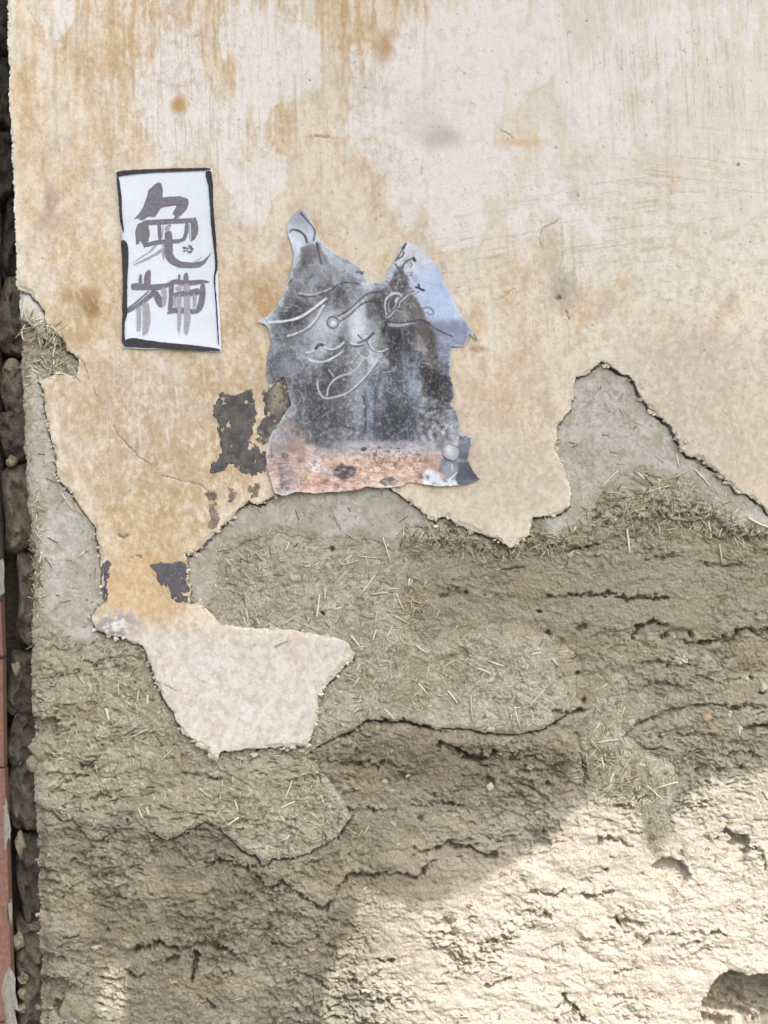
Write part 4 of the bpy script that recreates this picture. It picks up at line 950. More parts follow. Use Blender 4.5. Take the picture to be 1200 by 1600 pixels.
# ------------------------------------------------------------------ stack of rough blocks in the joint left of the wall
stack = thing('block_stack', 'dark grey stack of rough rounded blocks recessed in the gap left of the plaster', 'masonry', (-0.86, 0.06, 0))
rows = [(-720, -560), (-555, -380), (-375, -210), (-205, -60), (-55, 60), (66, 175), (180, 285), (290, 420), (428, 552), (556, 640), (644, 712), (734, 868), (876, 1018), (1026, 1118), (1122, 1202), (1208, 1318), (1326, 1462), (1466, 1502), (1510, 1640), (1646, 1760), (1765, 1921)]
def edge_x(y):
    return float(np.interp(y, [p[1] for p in WALL_EDGE], [p[0] for p in WALL_EDGE]))
def rblock(name, x0, x1, y0, y1, d0, depth, seed, mat, parent, col, rr=.28, n=22):
    """rounded, dented block: superellipsoid-like grid on a box"""
    r = random.Random(seed)
    V, Q = [], []
    cx, cy = (x0 + x1) / 2, (y0 + y1) / 2; hx, hy = (x1 - x0) / 2, (y1 - y0) / 2
    C_ = []
    for j in range(n + 1):
        for i in range(n + 1):
            u, v = -1 + 2 * i / n, -1 + 2 * j / n
            e = max(abs(u), abs(v))
            su = math.copysign(abs(u) ** .8, u); sv = math.copysign(abs(v) ** .8, v)
            bulge = (1 - abs(su) ** 4) * (1 - abs(sv) ** 6)
            x = cx + su * hx * (1 - .10 * abs(sv) ** 3) + 5 * math.sin(sv * 2.3 + seed); y = cy + sv * hy * (1 - .06 * abs(su) ** 3) + 6 * math.sin(su * 2.1 + seed * 1.7)
            nz = float(fbm(np.array([[x / 12.0 + seed]]), np.array([[y / 15.0]]), seed, 4, .62)[0, 0]) - .5
            d = d0 - depth + depth * (bulge ** rr) + nz * 0.05
            V.append(tuple(W(x + nz * 14, y + nz * 10, d)))
            C_.append(lin(col) * (1 + nz * 1.6))
    for j in range(n):
        for i in range(n):
            a = j * (n + 1) + i
            Q.append((a, a + n + 1, a + n + 2, a + 1))
    return new_mesh(name, V, Q, None, np.array(C_), True, mat, parent)
for i, (y0, y1) in enumerate(rows):
    ex = edge_x((y0 + y1) / 2)
    colr = random.Random(i).choice([(94, 89, 80), (106, 100, 88), (88, 83, 74), (114, 107, 93)])
    if y1 < 430: colr = (78, 74, 69)
    w_l = ex - 16 - random.Random(i + 9).uniform(20, 30)
    rblock('rough_block', w_l - 8 + random.Random(i + 3).uniform(-6, 5), ex + 34, y0 - random.Random(i + 5).uniform(4, 16), y1 + random.Random(i + 6).uniform(2, 10), -0.085 - (0.03 if y1 < 430 else 0), 0.05, 40 + i, M_STONE, stack, colr)
for i, (x, y, rx, ry) in enumerate([(17, 719, 9, 9), (30, 1332, 8, 20), (24, 1052, 8, 12), (18, 565, 12, 12), (28, 1488, 10, 14), (36, 1548, 8, 8), (34, 1572, 8, 9), (33, 1596, 8, 8)]):
    lump('loose_stone', x - 14, y, -0.085, rx, ry, .016, 500 + i, M_CLOD, stack, .5)
# dark earth backing behind the blocks
bk = [W(-60, -720, -0.21), W(80, -720, -0.21), W(80, 1921, -0.21), W(-60, 1921, -0.21)]
bk2 = [v + Vector((0, 0.05, 0)) for v in bk]
new_mesh('backing', [tuple(v) for v in bk + bk2], [(3, 2, 1, 0), (4, 5, 6, 7), (0, 1, 5, 4), (1, 2, 6, 5), (2, 3, 7, 6), (3, 0, 4, 7)], None, np.tile(lin((90, 84, 74)), (8, 1)), False, M_STONE, stack)

# ------------------------------------------------------------------ red brick pier on the far left
pier = thing('brick_pier', 'red brick pier with grey mortar smears at the far left edge', 'pier', (-1.0, 0.1, 0))
def pier_x(y):
    return float(np.interp(y, [-720, 0, 840, 925, 1000, 1230, 1400, 1600, 1930], [-34, -30, -20, -6, -2, 1, 7, 13, 19]))
def brick_mesh(name, x0, x1a, x1b, y0, y1, d, mat, parent, dep=.11, bev=3.0):
    pts = []
    for (dd, ins) in ((d, bev), (d - bev * S, 0), (d - dep, 0)):
        pts += [W(x0 + ins, y0 + ins, dd), W(x1a - ins, y0 + ins, dd), W(x1b - ins, y1 - ins, dd), W(x0 + ins, y1 - ins, dd)]
    q = [(3, 2, 1, 0)]
    for r in range(2):
        for k in range(4):
            a, b = r * 4 + k, r * 4 + (k + 1) % 4
            q.append((a, b, b + 4, a + 4))
    return new_mesh(name, [tuple(p) for p in pts], q, None, None, False, mat, parent)
ys = [-720, -622, -524, -426, -328, -230, -132, -34, 64, 162, 260, 358, 456, 554, 652, 750, 842, 938, 1032, 1204, 1606, 1760, 1921]
for i, (y0, y1) in enumerate(zip(ys[:-1], ys[1:])):
    jt = 8 if y1 <= 1120 else 2.0
    off = random.Random(i).uniform(-3, 2)
    xr0, xr1 = pier_x(y0 + 4) + off * .5, pier_x(y1 - 4) + off * .5
    if y0 == 842: xr0 -= 5; xr1 -= 5
    half = i % 2
    brick_mesh('brick', -80, xr0, xr1, y0 + jt / 2, y1 - jt / 2, -0.030 + off * .0006, M_BRICK, pier, .035)
    brick_mesh('brick', -260 if half else -255, -88, -88, y0 + jt / 2, y1 - jt / 2, -0.031 + off * .0004, M_BRICK, pier)
brick_mesh('mortar_bed', -252, -40, -10, -720, 1921, -0.037, M_MORTAR, pier, .12, 0.5)
for i, (x, y, rx, ry) in enumerate([(13, 1290, 6, 34), (19, 1430, 3, 18), (17, 1568, 12, 50), (2, 905, 8, 28)]):
    lump('mortar_smear', x - 8, y, -0.030, rx, ry, .003, 700 + i, M_MORTAR, pier, .9)

# ------------------------------------------------------------------ calligraphy sheet
sign = thing('calligraphy_sheet', 'white paper sheet with two brushed grey characters and a black ink border', 'paper sign', W(264, 545, 0.004))
K = 6.316
def cp(u, v): return 170 + u / K, 255 + v / K
def top_pl(px, py):
    i = min(int(np.searchsorted(GY, py)), len(GY) - 1); j = min(int(np.searchsorted(GX, px)), len(GX) - 1)
    return float(LOW[i, j])
def paper_d(px, py):
    w = 0.0010 * math.sin(px / 23.0 + py / 60.0) + 0.0008 * math.sin(py / 31.0 - px / 90.0)
    curl = 0.003 * max(0, (px - 318) / 25.0) ** 2 + 0.003 * max(0, (py - 520) / 28.0) ** 2
    return top_pl(px, py) + 0.0032 + w + curl
Lf = [(60, 75), (85, 300), (110, 500), (118, 640), (132, 745), (128, 800), (138, 950), (142, 1200), (136, 1420), (142, 1600), (146, 1826)]
Rt = [(1020, 50), (1030, 300), (1046, 600), (1062, 820), (1074, 1000), (1080, 1150), (1086, 1300), (1098, 1500), (1108, 1700), (1114, 1846)]
nu, nv = 34, 60
PV, PQ = [], []
for j in range(nv + 1):
    t = j / nv
    vl = 75 + t * (1826 - 75); vr = 50 + t * (1862 - 50)
    ul = float(np.interp(vl, [p[1] for p in Lf], [p[0] for p in Lf])); ur = float(np.interp(vr, [p[1] for p in Rt], [p[0] for p in Rt]))
    for i in range(nu + 1):
        s_ = i / nu
        px, py = cp(ul + (ur - ul) * s_, vl + (vr - vl) * s_ + 6 * math.sin(s_ * 9) * (1 if j in (0, nv) else 0))
        PV.append(tuple(W(px, py, paper_d(px, py))))
nfront = len(PV)
PV += [(x, y + 0.0004, z) for x, y, z in PV]
for j in range(nv):
    for i in range(nu):
        a = j * (nu + 1) + i
        PQ.append((a, a + nu + 1, a + nu + 2, a + 1)); b = a + nfront
        PQ.append((b + 1, b + nu + 2, b + nu + 1, b))
ring = [i for i in range(nu + 1)] + [j * (nu + 1) + nu for j in range(1, nv + 1)] + [nv * (nu + 1) + i for i in range(nu - 1, -1, -1)] + [j * (nu + 1) for j in range(nv - 1, 0, -1)]
for a, b in zip(ring, ring[1:] + ring[:1]): PQ.append((a, b, b + nfront, a + nfront))
new_mesh('paper', PV, PQ, None, None, True, M_PAPER, sign)

LAYER = [0]
def ink_d(px, py):
    return paper_d(px, py) + 0.00035 + LAYER[0] * 0.00003
def ribbon(path, acc, wob=1.2, sub=6):
    """path of (u, v, width) -> rounded brush stroke appended to acc"""
    LAYER[0] += 1
    P = []
    for (a, b) in zip(path[:-1], path[1:]):
        for k in range(sub): t = k / sub; P.append([a[q] + (b[q] - a[q]) * t for q in range(3)])
    P.append(list(path[-1]))
    for _ in range(3):
        P = [P[0]] + [[(P[i - 1][q] + 2 * P[i][q] + P[i + 1][q]) / 4 for q in range(3)] for i in range(1, len(P) - 1)] + [P[-1]]
    # rounded ends
    V, Q = acc
    b0 = len(V); m = len(P)
    for i, (u, v, w) in enumerate(P):
        a = P[max(i - 1, 0)]; b = P[min(i + 1, m - 1)]
        tx, ty = b[0] - a[0], b[1] - a[1]; L = math.hypot(tx, ty) + 1e-6
        nx, ny = -ty / L, tx / L
        e = min(i, m - 1 - i)
        ww = (w * 1.08 + 1.5) * (0.55 if e == 0 else 0.85 if e == 1 else 1.0) / 2
        for sgn in (-1, -.33, .33, 1):
            jit = random.uniform(-1, 1) * wob * (1 if abs(sgn) == 1 else .0)
            px, py = cp(u + nx * (ww * sgn + jit), v + ny * (ww * sgn + jit))
            V.append(tuple(W(px, py, ink_d(px, py))))
    for i in range(m - 1):
        for k in range(3):
            a = b0 + i * 4 + k
            Q.append((a, a + 4, a + 5, a + 1))
def bristles(path, acc, n, wob=1.0):
    for k in range(n):
        o_ = (k + .5) / n - .5
        p2 = []
        for i, (u, v, w) in enumerate(path):
            p2.append((u + o_ * w * 1.0, v + random.uniform(-14, 14) * (i in (0, len(path) - 1)), w / n * random.uniform(.7, 1.15)))
        ribbon(p2, acc, wob)
def polyshape(pts, acc):
    """filled outline, fanned by ear clipping through mathutils"""
    from mathutils.geometry import tessellate_polygon
    LAYER[0] += 1
    V, Q, T = acc[0], acc[1], acc[2]
    # soften corners
    P = []
    n = len(pts)
    for i in range(n):
        a, b = pts[i], pts[(i + 1) % n]
        for t in (0.12, 0.5, 0.88): P.append((a[0] + (b[0] - a[0]) * t + random.uniform(-2, 2), a[1] + (b[1] - a[1]) * t + random.uniform(-2, 2)))
    tri = tessellate_polygon([[Vector((p[0], p[1], 0)) for p in P]])
    b0 = len(V)
    for p in P:
        px, py = cp(*p); V.append(tuple(W(px, py, ink_d(px, py) + 0.0002)))
    for f in tri:
        a, b, c_ = [P[i] for i in f]
        cr = (b[0] - a[0]) * (c_[1] - a[1]) - (b[1] - a[1]) * (c_[0] - a[0])
        f = f if cr < 0 else f[::-1]
        T.append(tuple(b0 + i for i in f))

# first character
A = ([], [], [])
AQ = (A[0], A[1])
polyshape([(490, 190), (520, 200), (536, 260), (531, 342), (620, 330), (700, 327), (740, 336), (785, 355), (790, 400), (770, 460), (720, 510), (684, 545), (640, 548), (655, 522), (628, 500), (650, 460), (674, 419), (600, 428), (522, 440), (500, 470), (480, 504), (456, 536), (390, 528),
    (350, 562), (312, 568), (300, 545), (244, 561), (300, 500), (350, 420), (375, 340), (395, 270), (440, 225)], A)
polyshape([(318, 590), (390, 588), (396, 640), (408, 700), (392, 775), (350, 848), (338, 806), (312, 768), (296, 800), (270, 806), (264, 700), (268, 650), (284, 606)], A)
polyshape([(812, 585), (838, 540), (856, 534), (876, 580), (886, 645), (880, 705), (850, 750), (806, 784), (816, 720)], A)
ribbon([(330, 590, 44), (500, 584, 50), (640, 574, 46), (740, 572, 44), (850, 566, 42)], AQ)
ribbon([(350, 818, 34), (450, 786, 40), (560, 776, 40), (680, 772, 36), (748, 752, 26)], AQ)
ribbon([(498, 598, 34), (502, 680, 34), (505, 768, 30)], AQ)
ribbon([(772, 590, 36), (768, 680, 36), (738, 768, 30)], AQ)
ribbon([(588, 668, 60), (590, 740, 72), (590, 820, 76), (590, 900, 78), (622, 958, 72), (700, 1002, 58), (800, 1010, 52), (880, 1006, 50), (936, 982, 32), (985, 925, 12), (1015, 885, 4)], AQ)
char1 = new_mesh('first_character', A[0], A[1], A[2], None, False, M_INKG, sign)
def dry(kind, path, n=1):
    acc = ([], [])
    if kind == 'r': ribbon(path, acc)
    else: bristles(path, acc, n)
    return new_mesh('dry_stroke', acc[0], acc[1], None, None, False, M_INKP, sign)
dry('r', [(612, 606, 20), (580, 640, 46), (566, 672, 40)])
dry('r', [(545, 845, 36), (450, 908, 22), (350, 960, 20), (240, 1008, 8)])
dry('r', [(468, 812, 24), (400, 880, 12), (320, 930, 9), (232, 992, 4)])
dry('r', [(536, 620, 10), (530, 700, 12), (520, 760, 10)])
dry('r', [(830, 985, 10), (880, 965, 10), (918, 926, 3)])
dry('b', [(540, 800, 22), (535, 900, 20), (545, 940, 16)], 2)
dry('r', [(800, 590, 8), (800, 700, 7), (800, 770, 5)])
# small smudged mark
Bm = ([], [])
for u, v, r in [(748, 838, 22), (745, 868, 16), (778, 842, 14), (774, 866, 14), (806, 826, 24), (822, 850, 22), (796, 882, 20), (814, 872, 14), (790, 812, 8)]:
    ribbon([(u - r * .8, v, r * .9), (u, v - 2, r * 1.1), (u + r * .8, v + 3, r * .8)], Bm, 2.2, 3)
new_mesh('ink_smudge', Bm[0], Bm[1], None, None, False, vcol_mat('smudged_ink', color=(122, 124, 126)), sign)
# second character
O2 = 916
def sh(path): return [(u, v + O2, w) for u, v, w in path]
A = ([], [], [])
AQ = (A[0], A[1])
ribbon(sh([(222, 308, 50), (260, 302, 64), (330, 306, 58), (400, 310, 50), (500, 306, 52), (560, 294, 40), (606, 280, 30)]), AQ)
polyshape([(u, v + O2) for u, v in [(362, 165), (404, 130), (418, 160), (414, 230), (412, 292), (346, 292), (350, 220)]], A)
ribbon(sh([(318, 180, 20), (312, 230, 30), (312, 290, 28)]), AQ)
ribbon(sh([(460, 338, 40), (400, 404, 42), (320, 468, 36), (240, 518, 32), (172, 556, 34)]), AQ)
ribbon(sh([(400, 345, 16), (300, 436, 13), (178, 530, 12)]), AQ)
ribbon(sh([(455, 345, 40), (478, 400, 62), (500, 440, 70), (520, 505, 40)]), AQ)
ribbon(sh([(622, 250, 44), (618, 330, 44), (618, 420, 40), (606, 545, 46)]), AQ)
ribbon(sh([(596, 272, 30), (650, 252, 44), (760, 268, 44), (850, 262, 42), (920, 254, 34), (994, 256, 10)]), AQ)
ribbon(sh([(930, 276, 44), (928, 380, 52), (914, 470, 56), (880, 552, 44)]), AQ)
ribbon(sh([(578, 572, 12), (640, 536, 46), (740, 540, 50), (830, 552, 40), (900, 536, 40)]), AQ)
ribbon(sh([(632, 388, 40), (750, 370, 50), (830, 362, 56), (900, 346, 60)]), AQ)
ribbon(sh([(698, 180, 16), (696, 215, 22), (694, 250, 20)]), AQ)
ribbon(sh([(768, 165, 16), (762, 200, 46), (764, 250, 48)]), AQ)
new_mesh('second_character', A[0], A[1], A[2], None, False, M_INKG, sign)
dry('b', sh([(365, 466, 66), (374, 560, 70), (378, 660, 74), (356, 776, 44)]), 4)
dry('b', sh([(300, 498, 44), (300, 620, 40), (298, 740, 34)]), 4)
dry('b', sh([(540, 300, 50), (552, 400, 46), (544, 498, 30)]), 3)
dry('b', sh([(700, 385, 34), (702, 520, 40), (700, 640, 36), (696, 750, 20)]), 3)
dry('b', sh([(772, 390, 60), (776, 520, 60), (778, 640, 62), (764, 776, 36)]), 4)
dry('b', sh([(690, 290, 60), (690, 350, 56)]), 3)
dry('b', sh([(770, 285, 56), (772, 350, 56)]), 3)
dry('b', sh([(850, 380, 40), (850, 450, 36), (846, 515, 26)]), 3)
dry('b', sh([(650, 400, 40), (655, 500, 30)]), 2)
# border
for nm, paths in (('border_stroke', [[(78, 116, 44), (120, 104, 46), (300, 88, 36), (600, 72, 30), (800, 66, 28), (1008, 62, 22)]]),
    ('border_stroke', [[(985, 80, 58), (990, 140, 56), (1008, 210, 44), (1016, 400, 32), (1030, 600, 36), (1050, 800, 28), (1060, 930, 20), (1066, 990, 24), (1062, 1060, 22), (1048, 1100, 16), (1044, 1180, 12), (1058, 1330, 12), (1074, 1560, 10), (1088, 1800, 10)]]),
    ('border_stroke', [[(88, 130, 20), (104, 250, 28), (116, 360, 30), (120, 470, 24), (128, 580, 24), (150, 690, 12)], [(136, 765, 26), (156, 800, 62), (166, 900, 60), (166, 1010, 54), (164, 1150, 42), (164, 1300, 38), (160, 1420, 48), (164, 1480, 44), (148, 1580, 22), (148, 1720, 22), (156, 1790, 40)]]),
    ('border_stroke', [[(150, 1795, 40), (190, 1778, 74), (250, 1772, 86), (330, 1784, 76), (480, 1796, 56), (640, 1806, 44), (800, 1816, 38), (960, 1832, 30), (1104, 1852, 22)], [(400, 1820, 10), (700, 1838, 14), (1000, 1856, 12)]])):
    A = ([], [])
    for p in paths: ribbon(p, A, 2.0)
    new_mesh(nm, A[0], A[1], None, None, False, M_INKB, sign)

# ------------------------------------------------------------------ torn pasted print
COLL = [(470, 326), (480, 332), (488, 348), (493, 358), (496, 372), (510, 386), (530, 400), (552, 411), (563, 418), (570, 428), (573, 438), (582, 445), (592, 440), (604, 432), (611, 416), (619, 405), (623, 392), (635, 378), (650, 384), (667, 397), (680, 414), (690, 424), (691, 440), (705, 460), (712, 478),
 (722, 496), (733, 511), (740, 520), (747, 531), (743, 533), (733, 520), (731, 533), (724, 542), (704, 543), (705, 560), (703, 588), (708, 605), (711, 621), (704, 631), (712, 644), (718, 660), (717, 679), (738, 683), (736, 695), (730, 716), (734, 727), (742, 741), (750, 749), (735, 755), (716, 759), (690, 760), (665, 758), (641, 753),
 (626, 760), (600, 763), (572, 760), (560, 766), (530, 768), (490, 771), (463, 768), (445, 775), (430, 771), (424, 750), (417, 730), (416, 705), (422, 682), (431, 668), (440, 654), (449, 641), (456, 632), (452, 620), (449, 603), (444, 588), (432, 598), (421, 608), (416, 580), (418, 560), (424, 540), (421, 515), (413, 506), (402, 505), (416, 496),
 (430, 482), (443, 461), (450, 440), (457, 416), (460, 400), (457, 386), (451, 370), (448, 355), (458, 336)]
cgx = np.arange(396, 758, 1.1, dtype=np.float32); cgy = np.arange(320, 782, 1.1, dtype=np.float32)
CX, CY = np.meshgrid(cgx, cgy)
s_co = sdf(CX, CY, CX + 1.2 * (vn(CX / 5, CY / 5, 3) - .5), CY + 1.2 * (vn(CX / 5, CY / 5, 6) - .5), COLL, pad=4)
cn1 = fbm(CX / 9, CY / 9, 2, 4, .6); cn2 = fbm(CX / 22, CY / 26, 5, 4); cnv = fbm_ax(CX / 5, CY / 40, 7, 3); cnf = vn(CX / 2.2, CY / 2.2, 1)
CWX = CX + 7 * (fbm(CX / 8, CY / 8, 6, 3) - .5); CWY = CY + 7 * (fbm(CX / 8, CY / 8, 9, 3) - .5)
pc = np.broadcast_to(lin((205, 214, 232)), CX.shape + (3,)).copy()
def ppoly(pts, colr, soft=4.0, a=1.0, warp=True):
    global pc
    s = sdf(CX, CY, CWX if warp else CX, CWY if warp else CY, pts, pad=8)
    pc = mixc(pc, lin(colr), sst(-soft, soft, s) * a)
    return s
def pblob(x, y, rx, ry, colr, a=1.0, hard=False):
    global pc
    r = np.sqrt(((CWX - x) / rx) ** 2 + ((CWY - y) / ry) ** 2)
    m = (1 - sst(.8, 1.1, r)) if hard else np.exp(-r * r)
    pc = mixc(pc, lin(colr), m * a)
def pline(pts, w, colr, a=1.0, taper=False):
    global pc
    # smooth the path
    P = [list(map(float, p)) for p in pts]
    for _ in range(2):
        n_ = [P[0]]
        for p, q in zip(P[:-1], P[1:]):
            n_ += [[.75 * p[0] + .25 * q[0], .75 * p[1] + .25 * q[1]], [.25 * p[0] + .75 * q[0], .25 * p[1] + .75 * q[1]]]
        P = n_ + [P[-1]]
    d = seg_dist(CX, CY, P, 24.0)
    wv = w * (.62 + .7 * vn(CX / 9, CY / 9, 2))
    pc = mixc(pc, lin(colr), (1 - sst(wv * .30, wv * .66, d)) * a * (.62 + .5 * np.clip(cn1 * 1.4 - .2, 0, 1)))
# sky of the print
pblob(470, 335, 26, 26, (150, 152, 166), .9); pblob(690, 470, 50, 60, (176, 200, 243), .8); pblob(640, 400, 20, 20, (214, 212, 216), .7)
ppoly([(668, 500), (735, 500), (750, 540), (700, 560), (680, 540)], (128, 137, 166), 8, .85)
ppoly([(676, 520), (730, 545), (700, 545), (684, 530)], (168, 178, 204), 5, .7)
ppoly([(680, 540), (710, 540), (710, 600), (690, 590)], (150, 160, 184), 4, .8)
ppoly([(690, 570), (712, 565), (712, 592), (694, 592)], (122, 130, 152), 4, .7)
# left peak and slope
ppoly([(470, 386), (488, 380), (498, 380), (512, 408), (538, 424), (562, 438), (568, 456), (560, 500), (515, 520), (430, 540), (425, 510), (440, 478), (452, 450), (462, 425), (470, 405)], (138, 136, 142), 3.5)
pblob(500, 430, 30, 20, (170, 172, 178), .5); pblob(480, 410, 12, 22, (84, 80, 86), .75); pblob(520, 455, 30, 22, (112, 108, 114), .6); pblob(470, 485, 28, 16, (84, 82, 88), .85); pblob(545, 470, 16, 20, (104, 100, 106), .6); pblob(525, 463, 8, 8, (70, 66, 72), .7)
pblob(455, 500, 14, 10, (70, 68, 74), .7); pblob(440, 520, 14, 24, (150, 156, 172), .6)
ppoly([(500, 378), (512, 385), (560, 415), (572, 440), (560, 432), (530, 424), (512, 406)], (190, 200, 214), 3, .7)
# main mass under it
ppoly([(424, 530), (500, 515), (565, 500), (575, 560), (575, 690), (450, 700), (455, 640), (455, 600), (420, 600), (416, 570)], (122, 124, 132), 5)
ppoly([(500, 480), (540, 490), (520, 540), (495, 570), (470, 560), (480, 520)], (186, 194, 206), 8, .85)
ppoly([(548, 490), (566, 470), (576, 500), (570, 530), (550, 535), (545, 510)], (206, 216, 228), 6, .85)
pblob(505, 525, 16, 12, (140, 138, 146), .7); pblob(532, 530, 8, 8, (58, 56, 62), .85); pblob(440, 560, 18, 22, (120, 122, 128), .8); pblob(425, 566, 7, 9, (150, 158, 186), .8); pblob(430, 535, 14, 20, (160, 168, 190), .6)
pblob(500, 620, 30, 46, (92, 92, 98), .7); pblob(520, 580, 20, 18, (86, 84, 90), .7); pblob(550, 640, 22, 40, (140, 142, 148), .6); pblob(555, 580, 16, 22, (158, 160, 164), .7); pblob(480, 560, 12, 26, (140, 142, 150), .5); pblob(525, 660, 20, 20, (82, 80, 86), .6); pblob(470, 650, 12, 30, (148, 154, 168), .6)
pblob(450, 600, 6, 40, (66, 64, 68), .5)
# white slip on the left
ppoly([(438, 662), (456, 646), (462, 634), (466, 640), (458, 654), (446, 664)], (226, 230, 238), 2, .95)
# right peak and body
ppoly([(616, 425), (622, 418), (632, 420), (638, 440), (636, 456), (650, 468), (662, 490), (680, 520), (684, 560), (690, 580), (690, 640), (650, 640), (600, 560), (575, 500), (570, 470), (590, 455), (606, 445)], (112, 108, 114), 3.5)
pblob(624, 432, 9, 14, (78, 74, 80), .7); pblob(590, 470, 22, 14, (124, 120, 126), .6); pblob(580, 500, 10, 24, (110, 106, 112), .7); pblob(612, 505, 14, 10, (200, 202, 206), .7); pblob(628, 490, 14, 12, (196, 196, 200), .8); pblob(590, 520, 8, 18, (176, 182, 182), .8); pblob(592, 538, 14, 10, (158, 166, 164), .8)
ppoly([(637, 470), (648, 468), (662, 486), (672, 505), (664, 510), (648, 490), (636, 482)], (112, 106, 104), 3)
ppoly([(600, 500), (606, 494), (604, 515), (598, 526), (592, 528)], (66, 62, 66), 3)
ppoly([(610, 515), (645, 512), (648, 560), (636, 580), (612, 575), (604, 545)], (74, 72, 80), 5, .9)
ppoly([(650, 505), (664, 502), (678, 520), (684, 560), (668, 555), (656, 530)], (96, 88, 86), 3)
ppoly([(652, 520), (662, 535), (676, 555), (690, 575), (694, 588), (680, 582), (664, 562), (652, 545)], (156, 150, 146), 4, .85)
ppoly([(652, 560), (680, 585), (706, 588), (714, 625), (700, 640), (690, 645), (668, 612), (656, 600)], (66, 64, 68), 4, .95)
# blue grey column
ppoly([(570, 590), (596, 570), (630, 575), (650, 580), (658, 610), (656, 660), (664, 694), (568, 700)], (104, 109, 122), 9)
pblob(578, 640, 6, 50, (136, 156, 190), .8); pblob(648, 610, 7, 40, (152, 172, 206), .85); pblob(596, 605, 5, 24, (160, 166, 178), .7); pblob(632, 560, 7, 26, (150, 168, 196), .7); pblob(655, 605, 3, 14, (205, 214, 228), .8); pblob(570, 630, 2.5, 24, (50, 52, 76), .8)
pblob(620, 670, 30, 24, (62, 66, 74), .75); pblob(600, 655, 12, 20, (92, 96, 106), .5); pblob(640, 600, 4, 12, (170, 186, 214), .5)
pc = pc * (1 + ((cnv - .5) * 0.9 * blob(CX, CY, 612, 640, 50, 60) * 1.2))[..., None]
# rubble at right
ppoly([(656, 615), (690, 625), (706, 640), (715, 690), (660, 695), (655, 650)], (134, 136, 144), 4)
rub = vn(CX / 4.5, CY / 4.5, 8)
rm = sst(-3, 3, sdf(CX, CY, CWX, CWY, [(656, 615), (690, 625), (700, 640), (700, 692), (660, 695), (655, 650)]))
rub = 0.5 * rub + 0.5 * fbm(CX / 5, CY / 6, 3, 3, .6)
pc = mixc(pc, lin((200, 204, 210)), sst(.54, .68, rub) * rm * .9); pc = mixc(pc, lin((72, 70, 75)), sst(.46, .32, rub) * rm * .9)
pc = mixc(pc, lin((88, 86, 92)), rm * np.clip(blob(CX, CY, 690, 640, 16, 14), 0, 1) * .6)
ppoly([(696, 645), (708, 632), (718, 650), (718, 682), (702, 684)], (148, 154, 170), 3); pblob(705, 670, 6, 14, (196, 204, 218), .8)
# ground band, pink
gb = sst(686, 700, CY + 10 * (cn2 - .5) + 6 * (cn1 - .5)) * sst(440, 470, CX + 10 * (cn1 - .5))
pc = mixc(pc, mixc(np.broadcast_to(lin((212, 172, 154)), pc.shape).copy(), lin((231, 202, 184)), sst(.4, .65, fbm(CX / 26, CY / 5, 3, 3))), gb)
gg = sst(684, 694, CY) * sst(722, 700, CY + 12 * (cn1 - .5)) * sst(470, 500, CX)
pc = mixc(pc, lin((170, 178, 196)), gg * .75)
spk = vn(CX / 3.0, CY / 2.4, 4)
pc = mixc(pc, lin((66, 60, 66)), sst(.72, .86, spk) * sst(690, 700, CY) * sst(752, 728, CY) * sst(560, 590, CX) * sst(668, 655, CX) * .85)
ppoly([(436, 664), (450, 656), (466, 662), (480, 690), (476, 720), (462, 770), (430, 772), (415, 730), (416, 705)], (198, 170, 160), 4, .95)
pblob(436, 705, 12, 18, (132, 132, 140), .8); pblob(424, 712, 3, 10, (92, 76, 78), .7); pblob(450, 690, 18, 16, (160, 136, 130), .7); pblob(462, 672, 10, 10, (128, 104, 102), .6); pblob(446, 752, 12, 22, (150, 150, 160), .85); pblob(440, 745, 3, 14, (96, 92, 104), .6); pblob(430, 750, 7, 14, (226, 194, 178), .6); pblob(468, 716, 10, 14, (140, 122, 124), .5)
ppoly([(478, 722), (500, 712), (520, 740), (500, 738), (484, 735)], (216, 220, 230), 4, .7); pblob(500, 720, 14, 9, (224, 192, 180), .6); pblob(500, 692, 18, 6, (60, 58, 64), .8); pblob(512, 698, 6, 3, (40, 40, 44), .8); pblob(525, 695, 16, 10, (96, 94, 100), .5)
pblob(538, 737, 19, 11.5, (68, 68, 74), .98, True); pblob(520, 742, 14, 6, (120, 104, 108), .5); pblob(608, 752, 15, 7, (76, 74, 80), .9, True); pblob(568, 701, 6, 3, (36, 36, 48), .9, True); pblob(530, 758, 14, 4, (130, 128, 138), .7); pblob(584, 713, 4, 3, (60, 56, 60), .7)
# small round-topped cairn at right corner
pblob(668, 722, 10, 14, (150, 112, 106), .7); pblob(690, 698, 8, 6, (92, 76, 78), .8)
ppoly([(716, 680), (738, 682), (736, 700), (728, 720), (716, 716)], (122, 126, 146), 2.5); pblob(724, 716, 7, 8, (78, 80, 96), .8)
ppoly([(714, 722), (734, 720), (752, 750), (735, 757), (708, 758)], (88, 92, 108), 3)
ppoly([(684, 722), (696, 712), (714, 716), (716, 735), (706, 748), (690, 740)], (140, 147, 162), 2.5)
ppoly([(660, 742), (668, 733), (682, 735), (686, 744), (700, 748), (712, 750), (716, 758), (690, 760), (662, 757)], (222, 228, 238), 2.5)
pblob(668, 746, 4, 5, (80, 82, 92), .9); pblob(696, 749, 3, 4, (110, 114, 124), .8); pblob(677, 756, 4, 3, (50, 50, 56), .8); pblob(690, 737, 5, 4, (70, 72, 80), .7); pblob(657, 745, 5, 5, (90, 74, 76), .8)
